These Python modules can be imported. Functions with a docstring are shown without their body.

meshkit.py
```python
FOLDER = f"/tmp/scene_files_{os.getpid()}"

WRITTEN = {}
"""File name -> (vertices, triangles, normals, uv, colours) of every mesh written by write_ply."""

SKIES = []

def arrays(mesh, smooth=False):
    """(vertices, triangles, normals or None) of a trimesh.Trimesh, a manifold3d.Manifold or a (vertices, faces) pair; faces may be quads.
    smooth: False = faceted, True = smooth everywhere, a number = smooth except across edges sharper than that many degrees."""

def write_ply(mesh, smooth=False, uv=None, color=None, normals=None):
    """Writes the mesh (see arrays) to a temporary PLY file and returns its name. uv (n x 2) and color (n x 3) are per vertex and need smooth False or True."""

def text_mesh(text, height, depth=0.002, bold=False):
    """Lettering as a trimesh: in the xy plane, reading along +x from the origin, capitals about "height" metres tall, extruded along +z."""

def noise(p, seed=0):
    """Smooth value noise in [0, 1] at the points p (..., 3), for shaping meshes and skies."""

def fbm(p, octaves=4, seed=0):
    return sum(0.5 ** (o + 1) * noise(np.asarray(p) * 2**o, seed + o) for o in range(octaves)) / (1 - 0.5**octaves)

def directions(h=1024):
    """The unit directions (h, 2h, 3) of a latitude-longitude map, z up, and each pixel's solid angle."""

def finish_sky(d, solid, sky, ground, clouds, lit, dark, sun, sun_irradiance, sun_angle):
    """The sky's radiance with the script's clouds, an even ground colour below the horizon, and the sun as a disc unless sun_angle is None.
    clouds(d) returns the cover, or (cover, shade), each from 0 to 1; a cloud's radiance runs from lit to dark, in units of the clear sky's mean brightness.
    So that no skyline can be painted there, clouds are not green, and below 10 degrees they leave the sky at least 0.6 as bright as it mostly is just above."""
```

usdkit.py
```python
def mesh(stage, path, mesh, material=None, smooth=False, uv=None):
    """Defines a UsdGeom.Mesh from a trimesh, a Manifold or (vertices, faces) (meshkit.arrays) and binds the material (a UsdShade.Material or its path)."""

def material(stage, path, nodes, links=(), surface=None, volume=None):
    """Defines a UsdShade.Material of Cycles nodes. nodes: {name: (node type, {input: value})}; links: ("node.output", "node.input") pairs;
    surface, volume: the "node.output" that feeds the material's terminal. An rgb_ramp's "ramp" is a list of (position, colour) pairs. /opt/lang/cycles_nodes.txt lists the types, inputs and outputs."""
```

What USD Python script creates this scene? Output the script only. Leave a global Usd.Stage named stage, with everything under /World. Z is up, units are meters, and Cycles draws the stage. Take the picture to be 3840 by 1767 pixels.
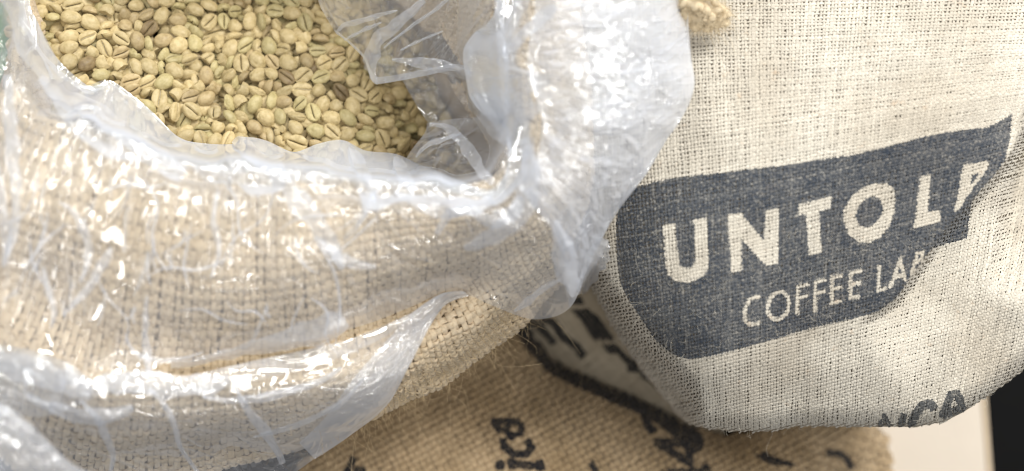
"""Open coffee sack with a clear plastic liner over green beans, next to a printed sack."""
import math
import numpy as np
import shapely
from scipy import ndimage
from scipy.interpolate import Akima1DInterpolator, CubicSpline, RBFInterpolator
from scipy.spatial import cKDTree
import trimesh
import meshkit
import usdkit
from pxr import Gf, Sdf, Usd, UsdGeom, UsdLux, UsdShade, Vt

stage = Usd.Stage.CreateInMemory()
UsdGeom.SetStageUpAxis(stage, UsdGeom.Tokens.z)
UsdGeom.SetStageMetersPerUnit(stage, 1.0)
UsdGeom.Xform.Define(stage, '/World')
UsdGeom.Scope.Define(stage, '/World/Looks')
T_ = Sdf.ValueTypeNames

# ------------------------------------------------------------------ camera
TILT = math.radians(15.0)
DIST = 0.70
TANH = 0.384
FWD = np.array([0, math.sin(TILT), -math.cos(TILT)])
UP = np.array([0, math.cos(TILT), math.sin(TILT)])
RIGHT = np.array([1.0, 0, 0])
EYE = -FWD * DIST
cam = UsdGeom.Camera.Define(stage, '/World/camera')
m4 = np.eye(4)
m4[0, :3], m4[1, :3], m4[2, :3], m4[3, :3] = RIGHT, UP, -FWD, EYE
cam.AddTransformOp().Set(Gf.Matrix4d(m4.tolist()))
cam.CreateFocalLengthAttr(50.0)
cam.CreateHorizontalApertureAttr(100.0 * TANH)
cam.CreateVerticalApertureAttr(100.0 * TANH * 471 / 1024)
cam.CreateClippingRangeAttr(Gf.Vec2f(0.05, 50))
cam.CreateFStopAttr(2.9)
cam.CreateFocusDistanceAttr(0.727)
cam.CreateExposureAttr(0.0)


# ------------------------------------------------------------------ light
def aim(prim, pos, target=(0, 0, 0)):
    z = np.array(pos, float) - np.array(target, float)
    z /= np.linalg.norm(z)
    x = np.cross([0, 1, 0.001], z)
    x /= np.linalg.norm(x)
    y = np.cross(z, x)
    mm = np.eye(4)
    mm[0, :3], mm[1, :3], mm[2, :3], mm[3, :3] = x, y, z, pos
    prim.AddTransformOp().Set(Gf.Matrix4d(mm.tolist()))


def rect(name, pos, w, h, power, color, target=(0, 0, 0)):
    L = UsdLux.RectLight.Define(stage, '/World/' + name)
    L.CreateWidthAttr(w)
    L.CreateHeightAttr(h)
    L.CreateIntensityAttr(power)
    L.CreateColorAttr(Gf.Vec3f(*color))
    aim(L, pos, target)


rect('window_light', (1.05, 0.80, 1.5), 0.6, 0.6, 35.0, (1.0, 0.99, 0.97))
rect('window_light_001', (-0.55, 1.7, 1.4), 0.7, 0.5, 7.0, (0.93, 0.97, 1.0))
rect('window_light_002', (-0.1, -0.7, 2.1), 0.5, 0.5, 8.0, (1.0, 0.99, 0.96))
rect('ceiling_lamp', (-0.25, 0.55, 2.0), 1.2, 0.07, 22, (1.0, 0.99, 0.96))
rect('ceiling_lamp_001', (-0.35, 1.1, 1.9), 0.07, 0.9, 22, (1.0, 0.99, 0.96))
rect('ceiling_lamp_002', (0.75, 0.1, 2.0), 0.07, 1.0, 22, (1.0, 0.98, 0.95))
rect('ceiling_lamp_003', (1.0, -1.5, 1.5), 0.9, 0.08, 24, (1.0, 0.98, 0.95))
rect('ceiling_lamp_004', (-0.75, 0.45, 2.0), 0.06, 0.7, 20, (1.0, 0.98, 0.95))
SPOTS = [(22, 20), (70, 30), (115, 24), (160, 26), (20, 40), (300, 24), (340, 34), (40, 48), (85, 52), (130, 46), (270, 50), (320, 52), (0, 56), (285, 58), (60, 64), (140, 62), (100, 12), (310, 12)]
for k_l, (az, tilt) in enumerate(SPOTS):
    az, tilt = math.radians(az), math.radians(tilt)
    rect('spot_lamp' if k_l == 0 else f'spot_lamp_{k_l:03d}', (2.2 * math.sin(tilt) * math.cos(az), 2.2 * math.sin(tilt) * math.sin(az), 2.2 * math.cos(tilt)), 0.085, 0.085, 40 if tilt < 0.8 else 28, (1.0, 0.99, 0.97))
dome = UsdLux.DomeLight.Define(stage, '/World/room_light')
usdkit.material(stage, '/World/Looks/room_ambience', {'b': ('background_shader', {'color': (0.95, 0.97, 1.0), 'strength': 0.40})}, surface='b.background')
UsdShade.MaterialBindingAPI.Apply(dome.GetPrim()).Bind(UsdShade.Material.Get(stage, '/World/Looks/room_ambience'))
dome.CreateIntensityAttr(1.0)

# ------------------------------------------------------------------ small helpers
used = {}


def numbered(path):
    n = used.get(path, -1) + 1
    used[path] = n
    return path if n == 0 else f'{path}_{n:03d}'


def setdata(p, label=None, cat=None, group=None, kind=None):
    for k, v in (('label', label), ('category', cat), ('group', group), ('kind', kind)):
        if v:
            p.SetCustomDataByKey(k, v)
    return p


def thing(name, label, cat, group=None, kind=None):
    x = UsdGeom.Xform.Define(stage, numbered('/World/' + name))
    return setdata(x.GetPrim(), label, cat, group, kind)


def put(name, mesh, mat, parent=None, smooth=True, label=None, kind=None, cat=None, prim=None):
    base = (parent.GetPath().pathString if parent is not None else '/World') + '/' + name
    m = usdkit.mesh(stage, numbered(base), mesh, '/World/Looks/' + mat, smooth=smooth)
    if prim:
        api = UsdGeom.PrimvarsAPI(m)
        for k, v in prim.items():
            api.CreatePrimvar(k, T_.FloatArray, 'vertex').Set(Vt.FloatArray.FromNumpy(np.asarray(v, np.float32)))
    setdata(m.GetPrim(), label, cat, None, kind)
    return m.GetPrim()


def ray(u, v):
    u, v = np.asarray(u, float), np.asarray(v, float)
    return FWD + ((u - 1920) / 1920 * TANH)[..., None] * RIGHT + ((883.5 - v) / 1920 * TANH)[..., None] * UP


def P(u, v, z):
    """The point of the horizontal plane at height z on the line of sight of one place of the photograph."""
    d = ray(u, v)
    lam = (np.asarray(z, float) - EYE[2]) / d[..., 2]
    return EYE + lam[..., None] * d


def UV(p):
    q = np.asarray(p) - EYE
    lam = q @ FWD
    return 1920 + q @ RIGHT / lam * 1920 / TANH, 883.5 - q @ UP / lam * 1920 / TANH, lam


def gridfaces(a, b, closed=False):
    i, j = np.meshgrid(np.arange(a if closed else a - 1), np.arange(b - 1), indexing='ij')
    i2 = (i + 1) % a
    q = np.stack([i * b + j, i2 * b + j, i2 * b + j + 1, i * b + j + 1], -1).reshape(-1, 4)
    return np.vstack([q[:, [0, 1, 2]], q[:, [0, 2, 3]]])


def normals(X, toward_eye=True):
    du, dv = np.gradient(X, axis=0), np.gradient(X, axis=1)
    n = np.cross(du, dv)
    n /= np.linalg.norm(n, axis=-1, keepdims=True) + 1e-12
    if toward_eye:
        s = np.sign(((EYE - X) * n).sum(-1))
        s[s == 0] = 1
        n = n * s[..., None]
    return n


def dense(poly, n, closed=False):
    """n points evenly along a smooth curve through the given ones."""
    p = np.asarray(poly, float)
    if closed:
        p = np.vstack([p, p[:1]])
    t = np.r_[0, np.cumsum(np.linalg.norm(np.diff(p[:, :2], axis=0), axis=1) + 1e-6)]
    f = CubicSpline(t, p, bc_type='periodic') if closed else Akima1DInterpolator(t, p)
    tt = np.linspace(0, t[-1], 20 * len(p))
    q = f(tt)
    s = np.r_[0, np.cumsum(np.linalg.norm(np.diff(q[:, :2], axis=0), axis=1))]
    return f(np.interp(np.linspace(0, s[-1], n, endpoint=not closed), s, tt))


def rnoise(shape, sx, sy, rng):
    n = ndimage.gaussian_filter(rng.standard_normal(shape), (sx, sy), mode='nearest')
    return n / (n.std() + 1e-12)


# ------------------------------------------------------------------ looks
def jute(name, light, dark, speck, rough=0.95, fine=900, ink=None, ink_amount=0.0, patchy=True):
    n = {'g': ('texture_coordinate', {}),
         'a': ('noise_texture', {'scale': 22.0, 'detail': 4.0, 'roughness': 0.6}),
         'b': ('noise_texture', {'scale': float(fine), 'detail': 3.0, 'roughness': 0.65}),
         'c': ('noise_texture', {'scale': 160.0, 'detail': 3.0, 'roughness': 0.7}),
         't': ('attribute', {'attribute': 'tone'}),
         'ra': ('rgb_ramp', {'ramp': [(0.33, dark), (0.6, light)]}),
         'rc': ('rgb_ramp', {'ramp': [(0.0, (0, 0, 0)), (0.62, (0, 0, 0)), (0.78, (0.5, 0.5, 0.5))]}),
         'mt': ('map_range', {'value': 0.5, 'from_min': 0.0, 'from_max': 1.0, 'to_min': 0.84, 'to_max': 1.14}),
         'mb': ('map_range', {'value': 0.5, 'from_min': 0.25, 'from_max': 0.75, 'to_min': 0.80, 'to_max': 1.14}),
         'mm': ('math', {'math_type': 'multiply'}),
         'x': ('mix', {'mix_type': 'mix', 'color2': speck}),
         'y': ('hsv', {'hue': 0.5, 'saturation': 1.0, 'fac': 1.0}),
         'bp': ('bump', {'strength': 0.5, 'distance': 0.0004}),
         'p': ('principled_bsdf', {'roughness': rough, 'specular_ior_level': 0.25, 'sheen_weight': 0.15, 'sheen_roughness': 0.5})}
    l = [('g.object', 'a.vector'), ('g.object', 'b.vector'), ('g.object', 'c.vector'), ('a.fac', 'ra.fac'), ('c.fac', 'rc.fac'),
         ('rc.color', 'x.fac'), ('ra.color', 'x.color1'), ('t.fac', 'mt.value'), ('b.fac', 'mb.value'), ('mt.result', 'mm.value1'), ('mb.result', 'mm.value2'),
         ('x.color', 'y.color'), ('mm.value', 'y.value'), ('b.fac', 'bp.height'), ('bp.normal', 'p.normal')]
    out = 'y.color'
    if ink:
        n['k'] = ('noise_texture', {'scale': 620.0, 'detail': 3.0, 'roughness': 0.75})
        n['rk'] = ('rgb_ramp', {'ramp': [(0.0, (1, 1, 1)), (0.46, (ink_amount,) * 3), (0.57, (ink_amount * 0.88,) * 3), (0.69, (ink_amount * 0.55,) * 3)]})
        n['z'] = ('mix', {'mix_type': 'mix', 'color2': ink})
        n['k2'] = ('noise_texture', {'scale': 75.0, 'detail': 3.0, 'roughness': 0.6})
        n['m2'] = ('map_range', {'from_min': 0.3, 'from_max': 0.7, 'to_min': 1.0, 'to_max': 0.93 if patchy else 1.0})
        n['m3'] = ('map_range', {'from_min': 0.45, 'from_max': 1.0, 'to_min': 1.0, 'to_max': 0.88 if patchy else 1.0, 'clamp': True})
        n['mx'], n['my'] = ('math', {'math_type': 'multiply'}), ('math', {'math_type': 'multiply', 'use_clamp': True})
        n['kb'] = ('rgb_to_bw', {})
        l += [('g.object', 'k.vector'), ('k.fac', 'rk.fac'), ('g.object', 'k2.vector'), ('k2.fac', 'm2.value'), ('t.fac', 'm3.value'), ('m2.result', 'mx.value1'), ('m3.result', 'mx.value2'),
              ('rk.color', 'kb.color'), ('kb.val', 'my.value1'), ('mx.value', 'my.value2'), ('my.value', 'z.fac'), (out, 'z.color1')]
        out = 'z.color'
    l.append((out, 'p.base_color'))
    usdkit.material(stage, '/World/Looks/' + name, n, l, surface='p.BSDF')


PALE, PALED, PALES = (0.585, 0.54, 0.455), (0.475, 0.425, 0.345), (0.52, 0.37, 0.24)
INK = (0.019, 0.029, 0.046)
jute('pale_jute', PALE, PALED, PALES)
jute('pale_jute_inked', PALE, PALED, PALES, ink=INK, ink_amount=0.97)
jute('pale_jute_faded', PALE, PALED, PALES, ink=(0.035, 0.042, 0.05), ink_amount=0.9, patchy=False)
GOLD, GOLDD = (0.70, 0.57, 0.40), (0.56, 0.44, 0.285)
jute('gold_jute', GOLD, GOLDD, (0.30, 0.20, 0.11))
jute('gold_jute_inked', GOLD, GOLDD, (0.30, 0.2, 0.11), ink=(0.07, 0.08, 0.10), ink_amount=0.75)
BROWN, BROWND = (0.53, 0.395, 0.24), (0.36, 0.255, 0.14)
jute('brown_jute', BROWN, BROWND, (0.62, 0.45, 0.28))
jute('brown_jute_inked', BROWN, BROWND, (0.5, 0.36, 0.2), ink=(0.012, 0.014, 0.020), ink_amount=1.0, patchy=False)
jute('smooth_jute', (0.50, 0.43, 0.32), (0.42, 0.35, 0.25), (0.40, 0.3, 0.2), fine=1600)
jute('smooth_jute_inked', (0.50, 0.43, 0.32), (0.42, 0.35, 0.25), (0.4, 0.3, 0.2), ink=(0.012, 0.014, 0.018), ink_amount=0.98, patchy=False)


def plain(name, color, rough=0.8, vary=0.25, scale=30.0, spec=0.4):
    lo = tuple(c * (1 - vary) for c in color)
    usdkit.material(stage, '/World/Looks/' + name, {
        'g': ('texture_coordinate', {}), 'a': ('noise_texture', {'scale': scale, 'detail': 4.0, 'roughness': 0.6}),
        'r': ('rgb_ramp', {'ramp': [(0.35, lo), (0.65, color)]}), 'p': ('principled_bsdf', {'roughness': rough, 'specular_ior_level': spec})},
        [('g.object', 'a.vector'), ('a.fac', 'r.fac'), ('r.color', 'p.base_color')], surface='p.BSDF')


plain('sack_inside', (0.42, 0.32, 0.20), 0.95)
plain('pale_inside', (0.52, 0.45, 0.35), 0.95)
plain('dark_floor', (0.007, 0.007, 0.007), 0.95, scale=8, spec=0.08)
plain('beige_board', (0.63, 0.55, 0.45), 0.6, 0.06, 12)
plain('beige_edge', (0.50, 0.40, 0.28), 0.7, 0.15, 20)
plain('green_cloth', (0.24, 0.52, 0.22), 0.7, 0.3, 25)
plain('fibre', (0.66, 0.50, 0.29), 0.8, 0.3, 200)
plain('pale_fibre', (0.70, 0.64, 0.52), 0.8, 0.3, 200)


def film(name, veil_low, veil_high, tint=(0.90, 0.93, 1.0), rough=0.03, clear=(0.97, 0.98, 0.985)):
    """Thin clear polythene: looked at aslant it is milkier, and it mirrors the lamps."""
    usdkit.material(stage, '/World/Looks/' + name, {
        'w': ('layer_weight', {'blend': 0.5}),
        'pw': ('math', {'math_type': 'power', 'value2': 1.6}),
        'mr': ('map_range', {'from_min': 0.0, 'from_max': 1.0, 'to_min': veil_low, 'to_max': veil_high}),
        'f': ('math', {'math_type': 'power', 'value2': 5.0}),
        'f2': ('math', {'math_type': 'multiply_add', 'value2': 0.5, 'value3': 0.11, 'use_clamp': True}),
        'tr': ('transparent_bsdf', {'color': clear}),
        'df': ('diffuse_bsdf', {'color': tint}),
        'tl': ('translucent_bsdf', {'color': tint}),
        'dt': ('mix_closure', {'fac': 0.45}),
        'vm': ('mix_closure', {}),
        'gl': ('glossy_bsdf', {'color': (1, 1, 1), 'roughness': rough}),
        'out': ('mix_closure', {})},
        [('w.facing', 'pw.value1'), ('pw.value', 'mr.value'), ('mr.result', 'vm.fac'), ('tr.BSDF', 'vm.closure1'), ('df.BSDF', 'dt.closure1'), ('tl.BSDF', 'dt.closure2'),
         ('dt.closure', 'vm.closure2'), ('w.facing', 'f.value1'), ('f.value', 'f2.value1'), ('f2.value', 'out.fac'), ('vm.closure', 'out.closure1'), ('gl.BSDF', 'out.closure2')], surface='out.closure')


film('clear_film', 0.13, 0.70)
film('thin_film', 0.05, 0.5)
film('milky_film', 0.26, 0.85)
film('dusky_film', 0.10, 0.5, rough=0.12)


# ------------------------------------------------------------------ woven cloth
def weave(X, N, ok, width, thick, rng, sides=4, per=2, wob=0.12):
    """Threads over and under each other through the lattice X (a, b, 3) with normals N. Returns vertices, faces, tone, lattice places of the vertices (fractions)."""
    V, F, TONE, AB, base = [], [], [], [], 0
    for way in (0, 1):
        Xw, Nw, ow = (X, N, ok) if way == 0 else (X.swapaxes(0, 1), N.swapaxes(0, 1), ok.T)
        na, nb = ow.shape
        jj = np.linspace(0, nb - 1, (nb - 1) * per + 1)
        j0 = np.minimum(jj.astype(int), nb - 2)
        fr = (jj - j0)[None, :, None]
        C = Xw[:, j0] * (1 - fr) + Xw[:, j0 + 1] * fr
        n = Nw[:, j0] * (1 - fr) + Nw[:, j0 + 1] * fr
        n /= np.linalg.norm(n, axis=-1, keepdims=True) + 1e-12
        good = ow[:, j0] & ow[:, j0 + 1]
        t = np.gradient(C, axis=1)
        t /= np.linalg.norm(t, axis=-1, keepdims=True) + 1e-12
        s = np.cross(n, t)
        ph = np.cos(np.pi * jj)[None, :] * np.where(np.arange(na) % 2 == 0, 1, -1)[:, None] * (1 if way == 0 else -1)
        h = thick * 0.62 * ph
        wth = width * (1 + wob * ndimage.gaussian_filter1d(rng.standard_normal((na, len(jj))), 1.2 * per, axis=1) * 2.2) * (1 + 0.5 * wob * rng.standard_normal((na, 1)))
        wth = np.clip(wth, width * 0.5, width * 1.5)
        shift = width * 0.22 * ndimage.gaussian_filter1d(rng.standard_normal((na, len(jj))), 1.5 * per, axis=1) * 2.0
        C = C + n * h[..., None] + s * shift[..., None]
        ang = (np.arange(sides) + 0.5) * 2 * np.pi / sides
        ca, sa = np.cos(ang) * (1.18 if sides == 4 else 1), np.sin(ang) * (1.18 if sides == 4 else 1)
        ring = C[:, :, None] + s[:, :, None] * (wth[:, :, None, None] * 0.5 * ca[None, None, :, None]) + n[:, :, None] * (thick * 0.5 * sa[None, None, :, None])
        tone = np.clip(0.5 + 0.2 * rng.standard_normal((na, 1)) + 0.10 * ndimage.gaussian_filter1d(rng.standard_normal((na, len(jj))), 2 * per, axis=1) * 2.5, 0, 1)
        m = len(jj)
        i, j, k = np.meshgrid(np.arange(na), np.arange(m - 1), np.arange(sides), indexing='ij')
        k2 = (k + 1) % sides
        g = (good[:, :-1] & good[:, 1:])[:, :, None] & np.ones((1, 1, sides), bool)
        idx = lambda i, j, k: (i * m + j) * sides + k
        q = np.stack([idx(i, j, k), idx(i, j + 1, k), idx(i, j + 1, k2), idx(i, j, k2)], -1)[g]
        V.append(ring.reshape(-1, 3))
        F.append(np.vstack([q[:, [0, 1, 2]], q[:, [0, 2, 3]]]) + base)
        TONE.append(np.repeat(tone.ravel(), sides))
        base += ring.size // 3
    return np.vstack(V), np.vstack(F), np.concatenate(TONE)


def trimmed(V, F, tone):
    keep = np.unique(F)
    back = np.full(len(V), -1)
    back[keep] = np.arange(len(keep))
    return V[keep], back[F], tone[keep]


def put_threads(parent, V, F, tone, mat, inked=(), base_name='woven_cloth', label=None):
    """The threads as parts: the plain cloth, and what each printed area (name, mat, polygon, parent index or None, label) covers."""
    cu, cv, _ = UV(V[F].mean(1))
    owner = np.full(len(F), -1)
    for k, (name, mt, poly, under, lab) in enumerate(inked):
        shapely.prepare(poly)
        owner[shapely.contains_xy(poly, cu, cv)] = k
    made = []
    v, f, t = trimmed(V, F[owner == -1], tone)
    first = put(base_name, (v, f), mat, parent, smooth=True, prim={'tone': t}, label=label)
    for k, (name, mt, poly, under, lab) in enumerate(inked):
        if (owner == k).sum() == 0:
            made.append(None)
            continue
        v, f, t = trimmed(V, F[owner == k], tone)
        host = parent if under is None or made[under] is None else made[under]
        made.append(put(name, (v, f), mt, host, smooth=True, prim={'tone': t}, label=lab))
    return first


class Graph:
    """A surface given by its height over places of the photograph; sampled on a fine lattice."""

    def __init__(self, pts, u0, u1, v0, v1, step=6.0, smooth=0.0, shape=None, rumple=0.0, seed=1):
        pts = np.asarray(pts, float)
        self.u0, self.v0, self.step = u0, v0, step
        us, vs = np.arange(u0, u1 + 1, step), np.arange(v0, v1 + 1, step)
        cu, cv = np.arange(u0, u1 + 60, 40.0), np.arange(v0, v1 + 60, 40.0)
        A, B = np.meshgrid(cu, cv, indexing='ij')
        f = RBFInterpolator(pts[:, :2] / 1000, pts[:, 2], kernel='thin_plate_spline', smoothing=smooth)
        Zc = f(np.stack([A.ravel(), B.ravel()], -1) / 1000).reshape(A.shape)
        U, V = np.meshgrid(us, vs, indexing='ij')
        Z = ndimage.map_coordinates(Zc, [(U - u0) / 40, (V - v0) / 40], order=3, mode='nearest')
        Z = Z * 1e-3
        if rumple:
            rng = np.random.default_rng(seed)
            Z = Z + rumple * (rnoise(Z.shape, 22, 14, rng) + 0.4 * rnoise(Z.shape, 8, 8, rng))
        if shape is not None:
            Z = Z + shape(U, V)
        self.X = P(U, V, Z)
        self.N = normals(self.X)

    def at(self, u, v, lift=0.0):
        c = [(np.asarray(u, float) - self.u0) / self.step, (np.asarray(v, float) - self.v0) / self.step]
        X = np.stack([ndimage.map_coordinates(self.X[..., k], c, order=1, mode='nearest') for k in range(3)], -1)
        N = np.stack([ndimage.map_coordinates(self.N[..., k], c, order=1, mode='nearest') for k in range(3)], -1)
        return X + N * lift, N


def signed(poly, U, V, n=400):
    """Distance to a curve (positive to the right of its direction as seen in the picture) and the place along it, 0 to 1."""
    q = dense(poly, n)
    d, i = cKDTree(q).query(np.stack([U.ravel(), V.ravel()], -1))
    t = np.gradient(q, axis=0)[i]
    w = np.stack([U.ravel(), V.ravel()], -1) - q[i]
    s = np.sign(t[:, 0] * w[:, 1] - t[:, 1] * w[:, 0])
    return (d * s).reshape(U.shape), (i / (n - 1)).reshape(U.shape)


def sstep(x):
    x = np.clip(x, 0, 1)
    return x * x * (3 - 2 * x)


def coons(bottom, top, left, right, na, nb):
    """Patch between four curves: bottom and top run left to right, left and right run top to bottom."""
    b, t, l, r = dense(bottom, na), dense(top, na), dense(left, nb), dense(right, nb)
    s, q = np.linspace(0, 1, na)[:, None, None], np.linspace(0, 1, nb)[None, :, None]
    return (1 - q) * t[:, None] + q * b[:, None] + (1 - s) * l[None] + s * r[None] - (
        (1 - s) * (1 - q) * t[0] + s * (1 - q) * t[-1] + (1 - s) * q * b[0] + s * q * b[-1])


def closed_body(surface, uvgrid, inset, floor_z, shrink=0.9):
    """The sack under its cloth: the patch just below the threads, carried down all round to floor_z and closed."""
    X, N = surface.at(uvgrid[..., 0], uvgrid[..., 1], -inset)
    a, b = X.shape[:2]
    V = [X.reshape(-1, 3)]
    F = [gridfaces(a, b)]
    ring = np.r_[[i * b for i in range(a)], [(a - 1) * b + j for j in range(1, b)], [i * b + b - 1 for i in range(a - 2, -1, -1)], [j for j in range(b - 2, 0, -1)]]
    top = V[0][ring]
    mid = top.mean(0)
    k, n = len(ring), a * b
    levels = [0.05, 0.15, 0.5, 1.0]
    rows = [ring]
    for q in levels:
        r = top.copy()
        r[:, 2] = top[:, 2] * (1 - q) + floor_z * q
        f = 1 + (shrink - 1) * min(1.0, q * 3.0)
        r[:, :2] = mid[:2] + (r[:, :2] - mid[:2]) * f
        V.append(r)
        rows.append(np.arange(n, n + k))
        n += k
    V.append(np.array([[mid[0], mid[1], floor_z]]))
    for r0, r1 in zip(rows[:-1], rows[1:]):
        e0, e1 = np.roll(r0, -1), np.roll(r1, -1)
        F += [np.stack([r0, r1, e1], -1), np.stack([r0, e1, e0], -1)]
    F.append(np.stack([rows[-1], np.full(k, n), np.roll(rows[-1], -1)], -1))
    return np.vstack(V), np.vstack(F)


def lines(*strokes, half=7.0, sc=(1, 1), off=(0, 0)):
    return shapely.union_all([shapely.LineString([(off[0] + x / sc[0], off[1] + y / sc[1]) for x, y in s]).buffer(half, cap_style='flat', join_style='mitre') for s in strokes])


def area(pts, sc=(1, 1), off=(0, 0), hole=None):
    f = lambda q: [(off[0] + x / sc[0], off[1] + y / sc[1]) for x, y in q]
    return shapely.Polygon(f(pts), [f(hole)] if hole else None).buffer(0)


FLOOR = -0.55
rng = np.random.default_rng(7)

# ------------------------------------------------------------------ setting
fl = trimesh.creation.box([6, 6, 0.02])
fl.apply_translation([0, 0, FLOOR - 0.01])
put('floor', fl, 'dark_floor', smooth=False, kind='structure')

# ------------------------------------------------------------------ the printed sack on the right
FOLD1 = [(3830, 470), (3798, 560), (3745, 640), (3680, 712), (3615, 782), (3560, 848), (3510, 905), (3455, 985), (3405, 1055), (3345, 1125), (3270, 1178), (3190, 1230)]
FOLD2 = [(3900, 440), (3835, 510), (3775, 610), (3742, 700), (3730, 800), (3722, 900), (3700, 1010), (3660, 1120)]
R_BOTTOM = [(2556, 1575), (2620, 1603), (2720, 1618), (2850, 1622), (3000, 1604), (3200, 1603), (3400, 1603), (3520, 1588), (3620, 1543), (3720, 1478), (3840, 1388), (3960, 1290), (4150, 1120)]
R_LEFT = [(2010, -300), (2030, 0), (2040, 300), (2080, 650), (2150, 930), (2235, 1120), (2340, 1300), (2450, 1450), (2556, 1575)]
R_TOP = [(2010, -300), (2600, -300), (3300, -300), (4150, -300)]
R_RIGHT = [(4150, -300), (4150, 200), (4150, 700), (4150, 1120)]
r_edge = shapely.LineString(np.vstack([dense(R_LEFT, 200), dense(R_BOTTOM, 300)]))
r_poly = shapely.Polygon(np.vstack([dense(R_LEFT, 200), dense(R_BOTTOM, 300), dense(R_RIGHT, 50)[::-1], dense(R_TOP, 50)[::-1]])).buffer(0)
R_Z = [(2250, -280, 6), (2700, -280, 26), (3300, -280, 32), (3900, -280, 22), (4150, -280, 4),
       (2250, 200, 8), (2600, 200, 27), (3200, 200, 36), (3700, 200, 30), (4000, 200, 14), (4150, 200, -8),
       (2280, 600, 4), (2600, 600, 24), (3200, 600, 30), (3600, 560, 25), (3790, 430, 20), (4100, 600, 0),
       (2310, 900, -4), (2500, 950, 10), (3000, 950, 14), (3400, 900, 8), (3650, 650, 18),
       (2395, 1140, -10), (2480, 1240, -12), (2600, 1330, -14), (2650, 1420, -26), (3000, 1200, -10), (3250, 1150, -8), (3500, 1050, 0), (3700, 850, 6), (3850, 900, 0),
       (2660, 1480, -40), (2900, 1430, -34), (3200, 1380, -30), (3500, 1280, -22), (3750, 1150, -14), (3950, 1050, -10),
       (2700, 1570, -58), (3000, 1570, -58), (3400, 1560, -55), (3650, 1480, -45), (3840, 1350, -38), (4000, 1220, -32),
       (2110, 700, -20), (2165, 950, -28), (2250, 1150, -36), (2400, 1400, -50), (2560, 1560, -60), (2080, 300, -8)]


R_LIT = [(2170, 300), (2195, 650), (2255, 960), (2330, 1105), (2410, 1200), (2515, 1310), (2590, 1395), (2635, 1480), (2648, 1570), (2650, 1700)]


def r_shape(U, V):
    d1, a1 = signed(FOLD1, U, V)
    d2, a2 = signed(FOLD2, U, V)
    e = shapely.distance(shapely.points(U, V), r_edge)
    z = 0.024 * np.exp(-np.maximum(d1, 0) / 900) * 0
    amp1 = 0.030 * sstep((1 - a1) / 0.30) * sstep((a1 + 0.02) / 0.06)
    z = z - 0.8 * amp1 * sstep((-d1 + 5) / 34) * sstep((560 + d1) / 500)
    z = z - 0.040 * sstep((1 - a2) / 0.6) * sstep((-d2 + 6) / 80) * sstep((400 + d2) / 250)
    d3, a3 = signed(R_LIT, U, V)
    z = z - 0.085 * sstep((d3 + 6) / 125)
    w = np.where(U > 2620, 80.0, 55.0)
    x = np.clip(1 - e / w, 0, 1)
    z = z - 0.024 * (1 - np.sqrt(np.maximum(0, 1 - x * x)))
    # soft furrows near the lower right
    z = z + 0.0014 * np.sin((U * 0.55 + V) / 95.0) * sstep((U - 3250) / 300) * sstep((V - 950) / 200)
    return z


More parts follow.
